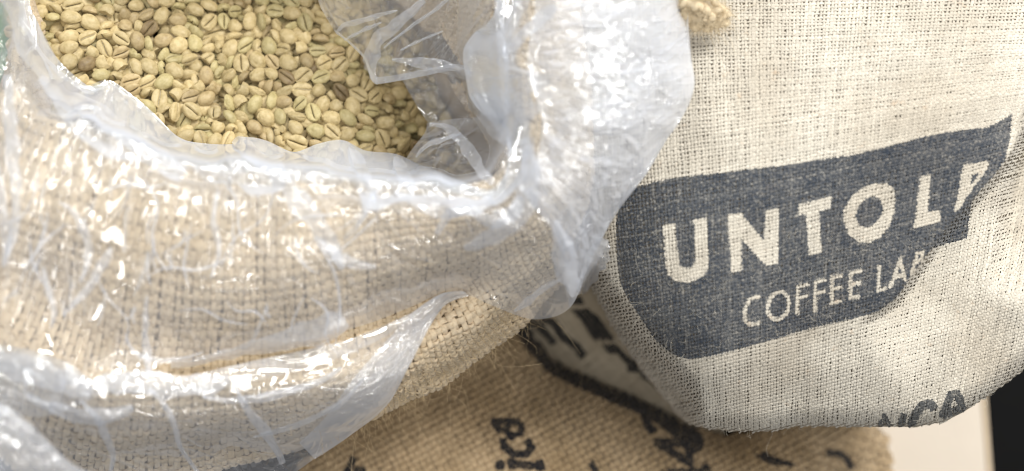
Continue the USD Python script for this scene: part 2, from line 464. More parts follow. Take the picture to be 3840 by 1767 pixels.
RG = Graph(R_Z, 1950, 4160, -310, 1660, 6.0, smooth=0.0, shape=r_shape, rumple=0.0009, seed=3)
sackR = thing('printed_jute_sack', 'pale jute sack with a navy printed coffee label, plump, right of the plastic', 'sack')
body_uv = coons(R_BOTTOM, R_TOP, R_LEFT, R_RIGHT, 150, 120)
put('sack_body', closed_body(RG, body_uv, 0.0016, FLOOR, 0.62), 'pale_inside', sackR)
A, B = np.meshgrid(np.arange(1960, 4160, 12.4), np.arange(-330, 2050, 12.9), indexing='ij')
k_ = 0.03 + 0.19 * sstep((B - 50) / 800)
RU = A + (B - 700) * (0.06 - 0.00020 * (A - 2550))
RV = B - k_ * (A - 2900) - 0.00003 * (A - 2900) ** 2 * sstep((B - 100) / 900)
RU += 2.0 * rnoise(RU.shape, 6, 10, rng)
RV += 2.0 * rnoise(RU.shape, 10, 6, rng)
okR = shapely.contains_xy(r_poly, RU, RV) & (RU < 4100)
XR, NR = RG.at(RU, RV)
VR, FR, TR = weave(XR, NR, okR, 0.00148, 0.00052, rng, sides=4, per=2, wob=0.19)
Z1, O1 = (1.974, 1.975), (2300, 700)
Z2, O2 = (1.974, 1.975), (2950, 500)
Z3, O3 = (2.9625, 2.9625), (2700, 880)
Z4, O4 = (1.8227, 1.823), (3400, 350)
label_poly = shapely.Polygon(np.array([(2330, 722), (2386, 700), (2480, 678), (2560, 664), (2700, 648), (2858, 630), (3030, 607), (3194, 582), (3330, 550), (3455, 515), (3590, 490), (3700, 478), (3740, 460), (3794, 429),
    (3790, 500), (3783, 545), (3765, 606), (3723, 664), (3680, 708), (3645, 757), (3632, 830), (3628, 894), (3560, 913), (3492, 935), (3455, 980), (3410, 1047), (3365, 1114), (3298, 1166), (3194, 1196), (3007, 1241), (2821, 1297), (2657, 1338), (2594, 1347),
    (2545, 1340), (2505, 1318), (2460, 1278), (2400, 1190), (2350, 1115), (2326, 1060), (2312, 954), (2309, 835)])).buffer(0)
letters = [
    ('letter', area([(368, 285), (462, 268), (470, 400), (485, 540), (497, 590), (540, 605), (590, 590), (610, 540), (605, 400), (593, 245), (688, 232), (697, 400), (708, 500), (705, 580), (680, 650), (620, 690), (540, 712), (470, 702), (410, 660), (390, 610), (378, 450)], Z1, O1), 'large letter U'),
    ('letter', area([(850, 205), (945, 192), (1105, 395), (1115, 380), (1130, 175), (1228, 158), (1218, 570), (1130, 585), (945, 385), (955, 620), (873, 637), (858, 420)], Z1, O1), 'large letter N'),
    ('letter', area([(85, 530), (335, 465), (325, 555), (240, 575), (258, 885), (165, 910), (145, 600), (85, 605)], Z2, O2), 'large letter T'),
    ('letter', area([(420, 640), (425, 560), (470, 480), (550, 410), (640, 375), (730, 368), (790, 410), (808, 480), (800, 580), (760, 690), (690, 770), (610, 812), (530, 805), (460, 750)], Z2, O2,
                    hole=[(510, 600), (530, 540), (580, 490), (640, 465), (690, 480), (712, 540), (705, 600), (660, 665), (600, 700), (545, 690), (515, 650)]), 'large letter O'),
    ('letter', area([(990, 320), (1070, 300), (1045, 580), (1140, 570), (1135, 655), (940, 708)], Z2, O2), 'large letter L'),
    ('letter', area([(385, 490), (550, 460), (562, 490), (520, 570), (470, 625), (425, 690), (385, 760), (318, 830), (345, 720), (365, 600)], Z4, O4, hole=[(445, 565), (495, 545), (470, 590), (430, 640)]), 'large letter D cut off by the fold'),
    ('small_letter', lines([(450, 710), (400, 690), (340, 715), (290, 790), (270, 880), (285, 970), (330, 1000), (400, 990), (455, 965)], sc=Z3, off=O3), 'thin letter C'),
    ('small_letter', lines([(525, 820), (550, 720), (620, 645), (700, 640), (755, 690), (767, 770), (735, 880), (660, 938), (590, 940), (540, 890), (525, 815)], sc=Z3, off=O3), 'thin letter O'),
    ('small_letter', lines([(990, 548), (870, 572), (860, 885)], [(865, 705), (985, 680)], sc=Z3, off=O3), None),
    ('small_letter', lines([(1172, 495), (1060, 522), (1055, 860)], [(1055, 655), (1172, 628)], sc=Z3, off=O3), None),
    ('small_letter', lines([(1368, 450), (1245, 475), (1240, 765), (1352, 738)], [(1240, 612), (1362, 582)], sc=Z3, off=O3), None),
    ('small_letter', lines([(1572, 397), (1452, 424), (1448, 708), (1557, 685)], [(1450, 562), (1567, 532)], sc=Z3, off=O3), None),
    ('small_letter', lines([(1770, 335), (1757, 622), (1850, 592)], sc=Z3, off=O3), 'thin letter L'),
    ('small_letter', lines([(1890, 595), (2002, 285), (2065, 515)], [(1940, 475), (2045, 445)], sc=Z3, off=O3), 'thin letter A'),
    ('small_letter', lines([(2125, 465), (2187, 212), (2250, 203), (2235, 270), (2170, 322)], sc=Z3, off=O3, half=6), 'thin letter B cut off by the fold')]
Z5, O5 = (1.367, 1.367), (3200, 892)
faded = shapely.union_all([lines([(118, 1010), (160, 930), (212, 1010)], half=14, sc=Z5, off=O5), lines([(236, 1000), (262, 900)], half=12, sc=Z5, off=O5)])
inked = [('printed_label', 'pale_jute_inked', label_poly, None, 'navy printed panel with rounded corners'),
         ('printed_letter', 'pale_jute_faded', faded, None, 'faded grey letter tops at the lower edge'),
         ('printed_letter', 'pale_jute_faded', lines([(290, 980), (318, 905), (355, 858), (395, 850), (418, 880)], half=16, sc=Z5, off=O5), None, 'faded grey letter C'),
         ('printed_letter', 'pale_jute_faded', lines([(455, 925), (500, 805), (530, 800), (562, 872), (480, 905)], half=15, sc=Z5, off=O5), None, 'faded grey letter A')]
for nm, poly, lab in letters:
    inked.append((nm, 'pale_jute', poly, 0, lab))
put_threads(sackR, VR, FR, TR, 'pale_jute', inked)

# ------------------------------------------------------------------ the open sack on the left
#        crest            mid            valley         bulge          lip            heights in mm
L_ST = [((98, 40), (80, 110), (70, 150), (62, 190), (55, 220), (-28, -34, -44, -54, -80)),
        ((45, 350), (-40, 600), (-130, 830), (-220, 980), (-350, 1130), (34, 44, 34, 34, 0)),
        ((270, 485), (190, 780), (90, 1130), (0, 1330), (-80, 1600), (62, 64, 34, 42, -5)),
        ((520, 575), (450, 880), (390, 1270), (350, 1480), (305, 1800), (58, 56, 26, 28, -58)),
        ((800, 645), (770, 950), (740, 1315), (730, 1480), (728, 1745), (54, 49, 12, 14, -62)),
        ((1100, 670), (1100, 960), (1120, 1285), (1150, 1455), (1178, 1628), (51, 43, 4, 2, -68)),
        ((1400, 690), (1420, 900), (1430, 1195), (1460, 1360), (1490, 1500), (48, 41, -6, -6, -62)),
        ((1680, 705), (1690, 860), (1690, 1080), (1745, 1215), (1800, 1305), (46, 40, -12, -14, -58)),
        ((1870, 665), (1930, 790), (1965, 930), (2010, 1010), (2062, 1075), (46, 42, 10, -10, -58)),
        ((1985, 540), (2080, 610), (2150, 680), (2190, 720), (2210, 760), (48, 44, 20, -4, -50)),
        ((2000, 330), (2110, 350), (2180, 380), (2220, 390), (2240, 400), (50, 46, 20, -4, -50)),
        ((1960, 70), (2070, 50), (2140, 30), (2180, 20), (2200, 10), (50, 46, 20, 0, -50)),
        ((1800, -260), (1890, -340), (1950, -400), (1990, -440), (2010, -460), (50, 46, 20, 0, -50)),
        ((1300, -480), (1330, -600), (1350, -680), (1360, -720), (1360, -740), (52, 48, 20, 0, -50)),
        ((700, -460), (670, -580), (650, -660), (640, -700), (640, -720), (56, 50, 25, 0, -50)),
        ((130, -220), (105, -250), (95, -270), (90, -290), (85, -310), (-16, -20, -34, -45, -75))]
MOUTH_C = (1000, 90)
cols = []
INSET = {9: 1.3, 10: 2.4, 11: 3.4, 12: 3.0, 13: 1.5}
for si, st in enumerate(L_ST):
    zz = st[5]
    pts = [P(*st[k], zz[k] * 1e-3) for k in range(5)]
    c = P(*MOUTH_C, -0.10)
    cr = pts[0]
    inw = (c - cr)[:2]
    inw /= np.linalg.norm(inw)
    inw_s, inw = inw, inw * INSET.get(si, 0.7)
    wall = [np.r_[cr[:2] + inw * 0.020, -0.11], np.r_[cr[:2] + inw * 0.014, -0.06], np.r_[cr[:2] + inw * 0.009, 0.0], np.r_[cr[:2] + inw * 0.004, cr[2] - 0.008]]
    lip = pts[4]
    out = -inw_s
    under = [np.r_[lip[:2] - out * 0.004, lip[2] - 0.022], np.r_[lip[:2] - out * 0.04, lip[2] - 0.07], np.r_[lip[:2] - out * 0.085, -0.32], np.r_[lip[:2] - out * 0.10, FLOOR]]
    cols.append(np.array(wall + pts + under))
cols = np.array(cols)                                       # stations x 13 x 3
t = np.arange(len(cols) + 1)
loop = CubicSpline(t, np.concatenate([cols, cols[:1]]), bc_type='periodic', axis=0)


def loft(nphi, nprof, lo=0, hi=12):
    c = loop(np.linspace(0, len(cols), nphi, endpoint=False))   # even enough
    f = Akima1DInterpolator(np.arange(13), c, axis=1)
    fine = f(np.linspace(lo, hi, 240))
    s = np.r_[0, np.cumsum(np.linalg.norm(np.diff(fine, axis=1), axis=-1).mean(0))]
    tt = np.interp(np.linspace(0, s[-1], nprof), s, np.linspace(lo, hi, 240))
    return np.asarray(f(tt))


def crumple_loft(X, seed):
    n = normals(X, False)
    p = X * 26
    d = (meshkit.fbm(p, 3, seed) - 0.5) * 0.012 + (meshkit.fbm(X * 90, 2, seed + 5) - 0.5) * 0.003
    return X + n * d[..., None]


# even out the round spacing of the stations
cc = loop(np.linspace(0, len(cols), 2000, endpoint=True))[:, 5]
arc = np.r_[0, np.cumsum(np.linalg.norm(np.diff(cc, axis=0), axis=1))]
param = np.linspace(0, len(cols), 2000)


def loft_even(nphi, nprof, lo, hi):
    tt0 = np.interp(np.linspace(0, arc[-1], nphi, endpoint=False), arc, param)
    c = loop(tt0)
    f = Akima1DInterpolator(np.arange(13), c, axis=1)
    fine = np.asarray(f(np.linspace(lo, hi, 300)))
    s = np.r_[0, np.cumsum(np.linalg.norm(np.diff(fine, axis=1), axis=-1).mean(0))]
    tt = np.interp(np.linspace(0, s[-1], nprof), s, np.linspace(lo, hi, 300))
    return crumple_loft(np.asarray(f(tt)), 11), s[-1]


sackL = thing('open_jute_sack', 'golden coarse jute sack with rolled down rim, open and full of beans', 'sack')
XL, _ = loft_even(300, 200, 0, 12)
nL = normals(np.concatenate([XL[-1:], XL, XL[:1]]), False)[1:-1]
top = XL[..., 2].argmax(1)
if nL[np.arange(300), top, 2].mean() < 0:
    nL = -nL
XB = XL - nL * 0.0014
bottom = XB[:, 0].mean(0)
vb = np.vstack([XB.reshape(-1, 3), bottom])
fb = np.vstack([gridfaces(300, 200, True), [[i * 200, 300 * 200, ((i + 1) % 300) * 200] for i in range(300)]])
put('sack_body', (vb, fb), 'sack_inside', sackL)
npro, nphi = 78, 385
XT, length = loft_even(nphi, npro, 1.0, 9.6)
XT = np.concatenate([XT, XT[:1]])
nT = normals(XT, False)
top = XT[..., 2].argmax(1)
if nT[np.arange(len(XT)), top, 2].mean() < 0:
    nT = -nT
okT = np.ones(XT.shape[:2], bool)
uT, vT, _ = UV(XT)
okT &= (uT > -160) & (vT > -200) & (uT < 2300) & (vT < 1930)
VT, FT, TT = weave(XT, nT, okT, 0.0034, 0.0018, rng, sides=4, per=2, wob=0.13)
marks = [shapely.Polygon([(1420, 20), (1500, 40), (1560, 110), (1660, 130), (1720, 230), (1780, 300), (1600, 330), (1480, 230)])]
put_threads(sackL, VT, FT, TT, 'gold_jute', [('printed_mark', 'gold_jute_inked', q_, None, 'faint dark print under the plastic') for q_ in marks])



# ------------------------------------------------------------------ the brown sack below
M_UP = [(1250, 1430), (1390, 1300), (1550, 1200), (1850, 1130), (1985, 1190), (2035, 1290), (2115, 1372), (2280, 1440), (2440, 1512), (2570, 1585), (2700, 1625), (3000, 1560), (3240, 1570), (3330, 1640)]
M_DOWN = [(980, 2050), (1600, 2100), (2400, 2100), (3100, 2080), (3350, 2000)]
M_Z = [(900, 1900, -150), (1200, 1767, -136), (1800, 1767, -118), (1500, 1450, -140), (1900, 1280, -168), (2100, 1400, -172), (2280, 1470, -172), (2500, 1570, -178), (2500, 1767, -135),
       (2100, 1600, -128), (3000, 1800, -150), (3000, 1640, -172), (3300, 1750, -215), (3300, 1950, -215), (1800, 2050, -125), (2600, 2050, -135), (1100, 1500, -165), (800, 1600, -190), (2700, 1680, -165)]
m_edge = shapely.LineString(dense(M_UP, 400))


def m_shape(U, V):
    e = shapely.distance(shapely.points(U, V), m_edge)
    x = np.clip(1 - e / 90.0, 0, 1)
    return -0.022 * (1 - np.sqrt(np.maximum(0, 1 - x * x)))


M_Z = [(u, v, z - 38) for u, v, z in M_Z]
MG = Graph(M_Z, 600, 3400, 1080, 2120, 6.0, shape=m_shape, rumple=0.0016, seed=9)
sackM = thing('brown_jute_sack', 'brown coarse jute sack with black stencilled letters, lying lowest in front', 'sack')
m_left = [M_UP[0], (1190, 1660), (1080, 1790), M_DOWN[0]]
m_right = [M_UP[-1], (3360, 1830), M_DOWN[-1]]
m_uv = coons(M_DOWN, M_UP, m_left, m_right, 160, 60)
put('sack_body', closed_body(MG, m_uv, 0.0022, FLOOR, 0.95), 'sack_inside', sackM)
m_poly = shapely.Polygon(np.vstack([dense(M_UP, 300), dense(m_right, 40), dense(M_DOWN, 200)[::-1], dense(m_left, 40)[::-1]])).buffer(0)
g1, g2 = np.meshgrid(np.arange(-75, 75), np.arange(-75, 75), indexing='ij')
ca, sa = math.cos(math.radians(62)), math.sin(math.radians(62))
MU = 2000 + 24 * (g1 * ca - g2 * sa)
MV = 1600 + 24 * (g1 * sa + g2 * ca)
okM = shapely.contains_xy(m_poly, MU, MV) & (MV < 1840) & ~((MU > 2720) & (MV < 1580)) & ~((MU < 1850) & (MV < 1200))
XM, NM = MG.at(MU, MV)
VM, FM, TM = weave(XM, NM, okM, 0.0043, 0.0015, rng, sides=7, per=5, wob=0.14)
Z6, O6 = (1.84, 1.84), (1200, 1450)
Z7, O7 = (2.576, 2.576), (2300, 1450)
Z8, O8 = (1.45, 1.45), (1900, 950)
Z9, O9 = (0.949, 0.949), (1125, 1125)
m_ink = [
    ('printed_letter', 'brown_jute_inked', shapely.union_all([lines([(684, 432), (778, 434)], [(688, 432), (716, 468)], half=11, sc=Z9, off=O9), lines([(748, 438), (730, 462), (752, 486), (786, 474), (788, 440)], half=10, sc=Z9, off=O9)]), None, 'stencilled letter a'),
    ('printed_letter', 'brown_jute_inked', lines([(722, 492), (726, 520), (758, 548), (806, 548), (824, 522), (806, 500)], half=12, sc=Z9, off=O9), None, 'stencilled letter c'),
    ('printed_letter', 'brown_jute_inked', shapely.union_all([shapely.Point(1125 + 712 / 0.949, 1125 + 588 / 0.949).buffer(17), lines([(752, 582), (852, 592)], [(750, 566), (756, 600)], [(850, 572), (862, 606)], half=12, sc=Z9, off=O9)]), None, 'stencilled letter i'),
    ('printed_letter', 'brown_jute_inked', lines([(180, 600), (235, 490)], [(235, 580), (310, 575)], half=11, sc=Z6, off=O6), None, 'part of a stencilled letter'),
    ('printed_letter', 'brown_jute_inked', lines([(1870, 525), (1910, 600)], half=10, sc=Z6, off=O6), None, 'tip of a stencilled letter'),
    ('printed_letter', 'brown_jute_inked', lines([(1262, 468), (1236, 448), (1232, 420), (1262, 404), (1312, 420), (1352, 452), (1384, 470), (1376, 428)], half=14, sc=Z9, off=O9), None, 'stencilled numeral 2'),
    ('printed_letter', 'brown_jute_inked', lines([(1262, 506), (1424, 512)], [(1268, 508), (1384, 578), (1388, 470)], half=13, sc=Z9, off=O9), None, 'stencilled numeral 4'),
    ('printed_letter', 'brown_jute_inked', area([(500, 820), (540, 800), (830, 795), (900, 740), (940, 820)], Z7, O7), None, 'top of a stencilled letter'),
    ('printed_letter', 'brown_jute_inked', area([(1370, 650), (1420, 665), (1460, 625), (1500, 660), (1600, 700), (1740, 740), (1740, 770), (1640, 755), (1560, 760), (1450, 715)], Z7, O7), None, 'stencilled wing shaped mark'),
    ('printed_letter', 'brown_jute_inked', lines([(2060, 640), (2190, 650), (2260, 700), (2300, 790)], half=10, sc=Z7, off=O7), None, 'faint stencilled hook'),
    ('printed_border', 'brown_jute_inked', shapely.LineString([(1960, 1205), (2015, 1290), (2085, 1365), (2160, 1405), (2260, 1447), (2360, 1492), (2440, 1525), (2520, 1578), (2580, 1632), (2600, 1660)]).buffer(40), None, 'thick black printed border along the edge'),
]
m_ink = [(a_, b_, c_.buffer(3), d_, e_) for a_, b_, c_, d_, e_ in m_ink]
put_threads(sackM, VM, FM, TM, 'brown_jute', m_ink)

# ------------------------------------------------------------------ the smooth beige sack between
N_Z = [(1900, 950, -165), (2250, 950, -150), (1950, 1200, -196), (2200, 1380, -196), (2330, 1180, -160), (2420, 1320, -168), (2560, 1560, -205), (2660, 1660, -215), (2400, 1500, -205), (2050, 1120, -170)]
N_Z = [(u, v, z - 30) for u, v, z in N_Z]
NG = Graph(N_Z, 1780, 2760, 880, 1760, 6.0, rumple=0.0008, seed=4)
sackN = thing('beige_sack', 'smooth beige sack with black letters, squeezed in shade between brown and pale sacks', 'sack')
n_uv = coons([(1850, 1250), (2100, 1420), (2400, 1560), (2640, 1700)], [(1850, 930), (2120, 930), (2400, 1100), (2720, 1640)], [(1850, 930), (1850, 1100), (1850, 1250)], [(2720, 1640), (2690, 1670), (2640, 1700)], 60, 40)
put('sack_body', closed_body(NG, n_uv, 0.004, FLOOR, 0.9), 'smooth_jute', sackN)
n_poly = shapely.Polygon(np.vstack([n_uv[:, 0], n_uv[-1], n_uv[::-1, -1], n_uv[0, ::-1]])).buffer(0)
A, B = np.meshgrid(np.arange(-90, 90), np.arange(-90, 90), indexing='ij')
ca, sa = math.cos(math.radians(52)), math.sin(math.radians(52))
NU, NV = 2280 + 12 * (A * ca - B * sa), 1320 + 12 * (A * sa + B * ca)
okN = shapely.contains_xy(n_poly, NU, NV)
XN, NN = NG.at(NU, NV)
VN, FN, TN = weave(XN, NN, okN, 0.0017, 0.0006, rng, sides=4, per=2)
n_ink = [('printed_letter', 'smooth_jute_inked', shapely.union_all([area([(362, 312), (440, 305), (500, 355), (420, 375)], Z8, O8), lines([(415, 360), (492, 468)], [(445, 350), (530, 468)], [(478, 345), (568, 470)], half=7, sc=Z8, off=O8)]), None, 'black letter E'),
         ('printed_letter', 'smooth_jute_inked', shapely.union_all([area([(340, 250), (400, 235), (420, 275), (350, 275)], Z8, O8)]), None, 'part of a black letter'),
         ('printed_letter', 'smooth_jute_inked', shapely.union_all([area([(525, 500), (590, 500), (622, 540), (560, 540)], Z8, O8), lines([(600, 520), (700, 630), (660, 625)], [(690, 600), (800, 580)], [(740, 660), (820, 715)], half=9, sc=Z8, off=O8)]), None, 'black letter T'),
         ('printed_emblem', 'smooth_jute_inked', lines([(190, 352), (260, 380), (300, 450), (385, 510), (415, 560)], [(95, 370), (170, 390), (260, 490)], half=11, sc=Z8, off=O8), None, 'black scrolled line')]
n_ink = [(a_, b_, c_.buffer(4), d_, e_) for a_, b_, c_, d_, e_ in n_ink]
put_threads(sackN, VN, FN, TN, 'smooth_jute', n_ink)

# ------------------------------------------------------------------ things behind
bx = thing('beige_box', 'pale beige box with a straight side, low behind the sacks at lower right', 'box')
q = [P(3120, 1450, -0.30), P(3668, 1350, -0.30), P(3708, 1860, -0.30), P(3080, 1860, -0.30)]


def slab(q, dz, inset=0.0):
    q = np.array(q)
    c = q.mean(0)
    top = c + (q - c) * (1 - inset)
    v = np.vstack([top, q - [0, 0, 0.004], q - [0, 0, dz]])
    f = [[0, 1, 2, 3]] + [[a + i, b + i, (i + 1) % 4 + b, (i + 1) % 4 + a] for a, b in ((0, 4), (4, 8)) for i in range(4)] + [[11, 10, 9, 8]]
    m = trimesh.Trimesh(v, np.array([[x[0], x[1], x[2]] for x in f] + [[x[0], x[2], x[3]] for x in f]), process=False)
    m.fix_normals()
    return m


put('board', slab(q, 0.02, 0.01), 'beige_board', bx, smooth=False)
qe = [P(3668, 1350, -0.302), P(3690, 1350, -0.302), P(3730, 1860, -0.302), P(3708, 1860, -0.302)]
put('edge_strip', slab(qe, 0.03), 'beige_edge', bx, smooth=False)
qs = np.array(q)
qs[:, 2] -= 0.021
put('box_body', slab(qs, FLOOR * -1 - 0.325), 'beige_edge', bx, smooth=False)

gb = trimesh.creation.icosphere(4)
gv = gb.vertices * [1, 1, 0.6]
gv = np.sign(gv) * np.abs(gv) ** 0.75
gv = gv * (1 + 0.12 * (meshkit.fbm(gb.vertices * 2.5, 3, 5)[:, None] - 0.5))
gc = P(-232, 60, -0.075)
gv = gv * [0.047, 0.060, 0.085] + gc - [0, 0, 0.03]
gv[:, 2] = np.maximum(gv[:, 2], FLOOR + 0.002)
green = thing('green_bag', 'green cloth bag glimpsed behind the plastic at the left edge', 'bag')
put('bag_body', trimesh.Trimesh(gv, gb.faces, process=False), 'green_cloth', green)

# ------------------------------------------------------------------ green beans
rngb = np.random.default_rng(21)


def heap(x, y):
    """Height of the heap of beans."""
    return -0.034 + 0.02 * np.clip((-0.17 - x) / 0.08, 0, 1.5) - 0.05 * (x + 0.10) - 0.050 * np.clip((x + 0.125) / 0.08, 0, 1.1) ** 2 + 0.0035 * (meshkit.noise(np.stack([x * 28, y * 28, 0 * x], -1), 3) - 0.5)


def bean_mesh(a, b, c, flat, groove, curve, seed, wob):
    """A coffee bean: domed back (-z), flatter face (+z) with a winding centre cut."""
    m = trimesh.creation.icosphere(4)
    d = np.array(m.vertices)
    n = meshkit.fbm(d * 1.7 + seed * 3.1, 3, seed) - 0.5
    x, y, z = d.T
    yy = y * (1 - 0.12 * x * np.sign(math.sin(seed * 7.0)))
    zz = np.where(z > 0, np.maximum(z, 0) ** 0.75 * flat, z * c)
    p = np.stack([x * a, yy * b, zz], -1) * (1 + wob * n)[:, None]
    mid = curve * np.sin(p[:, 0] / a * 2.2)
    fade = np.clip(1.15 - (np.abs(x)) ** 4 * 1.1, 0, 1)
    g = np.exp(-((p[:, 1] - mid) / 0.00044) ** 2) * fade * (z > 0)
    w = np.exp(-((p[:, 1] - mid) / 0.0016) ** 2) * fade * (z > 0)
    p[:, 2] -= g * groove + w * 0.0004
    p[:, 2] += 0.00012 * (meshkit.noise(d * 7, seed + 9) - 0.5)
    chip = 0.25 if seed in (11, 12) else 2.0
    p[:, 0] = np.minimum(p[:, 0], a * (chip + 0.20 * (meshkit.noise(np.stack([p[:, 1] * 500, p[:, 2] * 500, 0 * x], -1), seed) - 0.5)))
    xs = np.linspace(-0.93, min(0.93, chip - 0.15), 26) * a
    ms = curve * np.sin(xs / a * 2.2) + 0.00006 * np.sin(xs * 9000 + seed)
    hw = 0.00015 * (1 - (xs / a) ** 4) + 0.00005
    top = flat * np.maximum(1 - (xs / a) ** 2, 0) ** 0.375 - groove * 0.62 - 0.0004
    top = np.where(np.abs(xs) > 0.82 * a, top + 0.0002, top)
    v = np.vstack([np.stack([xs, ms - hw, top], -1), np.stack([xs, ms + hw, top], -1), np.stack([xs, ms, top - 0.0007], -1)])
    i = np.arange(25)
    q = []
    for r0, r1 in ((0, 26), (26, 52), (52, 0)):
        q.append(np.stack([r0 + i, r0 + i + 1, r1 + i + 1, r1 + i], -1))
    q = np.vstack(q)
    return (p, np.array(m.faces)), (v, np.vstack([q[:, [0, 1, 2]], q[:, [0, 2, 3]]]))


def bean_look(name, c, d, spots):
    usdkit.material(stage, '/World/Looks/' + name, {
        'g': ('texture_coordinate', {}), 'oi': ('object_info', {}), 'mp': ('mapping', {}), 'cx': ('combine_xyz', {}), 'mu': ('math', {'math_type': 'multiply', 'value2': 3.0}),
        'a': ('noise_texture', {'scale': 330.0, 'detail': 4.0, 'roughness': 0.6}), 'b': ('noise_texture', {'scale': 1500.0, 'detail': 2.0}),
        'r': ('rgb_ramp', {'ramp': [(0.30, d), (0.58, c)]}), 's': ('rgb_ramp', {'ramp': [(0.0, (0, 0, 0)), (0.66, (0, 0, 0)), (0.74, (0.6, 0.6, 0.6))]}),
        'x': ('mix', {'color2': spots}), 'h': ('hsv', {'hue': 0.5, 'saturation': 1.0, 'fac': 1.0}), 'mv': ('map_range', {'from_min': 0.0, 'from_max': 1.0, 'to_min': 0.82, 'to_max': 1.1}),
        'bp': ('bump', {'strength': 0.35, 'distance': 0.0003}),
        'p': ('principled_bsdf', {'roughness': 0.48, 'specular_ior_level': 0.35, 'diffuse_roughness': 0.3})},
        [('oi.random', 'mu.value1'), ('mu.value', 'cx.x'), ('cx.vector', 'mp.location'), ('g.object', 'mp.vector'), ('mp.vector', 'a.vector'), ('mp.vector', 'b.vector'),
         ('a.fac', 'r.fac'), ('b.fac', 's.fac'), ('s.color', 'x.fac'), ('r.color', 'x.color1'), ('x.color', 'h.color'), ('oi.random', 'mv.value'), ('mv.result', 'h.value'),
         ('h.color', 'p.base_color'), ('a.fac', 'bp.height'), ('bp.normal', 'p.normal')], surface='p.BSDF')


BEANS = [('bean_cream', (0.565, 0.455, 0.245), (0.42, 0.325, 0.15), (0.35, 0.26, 0.12)), ('bean_green', (0.51, 0.43, 0.22), (0.37, 0.305, 0.135), (0.3, 0.25, 0.12)),
         ('bean_tan', (0.48, 0.375, 0.20), (0.34, 0.25, 0.12), (0.3, 0.2, 0.1)), ('bean_brown', (0.26, 0.19, 0.095), (0.17, 0.115, 0.055), (0.2, 0.12, 0.06))]
for b_ in BEANS:
    bean_look(*b_)
plain('bean_cut', (0.11, 0.078, 0.035), 0.9, 0.4, 900)
plain('bean_skin', (0.58, 0.50, 0.34), 0.7, 0.3, 900)
protos = []
for k in range(14):
    mk = 3 if k == 13 else (0, 0, 1, 0, 2, 0, 1, 0, 0, 2, 1, 0, 0)[k]
    a_ = 0.0054 * rngb.uniform(0.88, 1.12)
    body, cut = bean_mesh(a_, a_ * rngb.uniform(0.70, 0.84), a_ * rngb.uniform(0.55, 0.68), a_ * rngb.uniform(0.28, 0.40), 0.0011 * rngb.uniform(0.8, 1.3), 0.0003 * rngb.uniform(-2.4, 2.4), k, 0.16 if k % 5 else 0.34)
    pr = stage.CreateClassPrim(f'/World/bean_kind_{k:03d}')
    pr.SetTypeName('Xform')
    for nm, ms, mt in (('bean_body', body, BEANS[mk][0]), ('centre_cut', cut, 'bean_skin' if k in (3, 8) else 'bean_cut')):
        usdkit.mesh(stage, f'{pr.GetPath()}/{nm}', ms, '/World/Looks/' + mt, smooth=True)
    protos.append((pr.GetPath(), BEANS[mk][0]))


def settle(xy_lo, xy_hi, n_layers, inside, iters=230):
    """Lets beans (six balls each) fall together into a heap: their places and turns."""
    cell = 0.0080
    out = []
    gx, gy = np.meshgrid(np.arange(xy_lo[0], xy_hi[0], cell), np.arange(xy_lo[1], xy_hi[1], cell), indexing='ij')
    pts = []
    for L in range(n_layers):
        q = np.stack([gx.ravel() + (L % 2) * cell / 2, gy.ravel() + (L % 2) * cell / 2], -1) + rngb.uniform(-0.0015, 0.0015, (gx.size, 2))
        q = q[inside(q)]
        pts.append(np.c_[q, heap(q[:, 0], q[:, 1]) - 0.013 + 0.0095 * L])
    pts = np.vstack(pts)
    n = len(pts)
    loc = np.array([[-.0030, 0, 0], [.0030, 0, 0], [-.0011, .0017, 0], [.0011, .0017, 0], [-.0011, -.0017, 0], [.0011, -.0017, 0]])
    rad = 0.00255
    w = rngb.standard_normal((n, 4))
    w[:, 1:3] *= 0.42
    w /= np.linalg.norm(w, axis=1, keepdims=True)

    def rot(w):
        a, b, c, d = w.T
        return np.stack([np.stack([1 - 2 * (c * c + d * d), 2 * (b * c - a * d), 2 * (b * d + a * c)], -1), np.stack([2 * (b * c + a * d), 1 - 2 * (b * b + d * d), 2 * (c * d - a * b)], -1), np.stack([2 * (b * d - a * c), 2 * (c * d + a * b), 1 - 2 * (b * b + c * c)], -1)], 1)

    R = rot(w)
    x = pts[:, None] + np.einsum('nij,kj->nki', R, loc)
    owner = np.repeat(np.arange(n), 6)
    vel = np.zeros_like(x)
    for it in range(iters):
        x[..., 2] -= 0.00022 * (1 if it < iters * 0.7 else 0.5)
        f = x.reshape(-1, 3)
        pr = cKDTree(f).query_pairs(2 * rad, output_type='ndarray')
        pr = pr[owner[pr[:, 0]] != owner[pr[:, 1]]]
        d = f[pr[:, 1]] - f[pr[:, 0]]
        ln = np.linalg.norm(d, axis=1, keepdims=True) + 1e-9
        push = d / ln * (2 * rad - ln) * 0.5 * 0.6
        acc, cnt = np.zeros_like(f), np.zeros(len(f))
        for k in range(3):
            acc[:, k] = np.bincount(pr[:, 1], push[:, k], len(f)) - np.bincount(pr[:, 0], push[:, k], len(f))
        cnt = np.bincount(pr.ravel(), minlength=len(f))
        f = f + acc / np.maximum(1, cnt * 0.5)[:, None]
        lo = heap(f[:, 0], f[:, 1]) - 0.019 + rad
        f[:, 2] = np.maximum(f[:, 2], lo)
        x = f.reshape(n, 6, 3)
        c = x.mean(1)
        H = np.einsum('nki,kj->nij', x - c[:, None], loc)
        u, s, vt = np.linalg.svd(H + 1e-12 * np.eye(3))
        s3 = np.ones((n, 3))
        s3[:, 2] = np.sign(np.linalg.det(u) * np.linalg.det(vt))
        R = np.einsum('nij,nj,njk->nik', u, s3, vt)
        x = c[:, None] + np.einsum('nij,kj->nki', R, loc)
    return x.mean(1), R


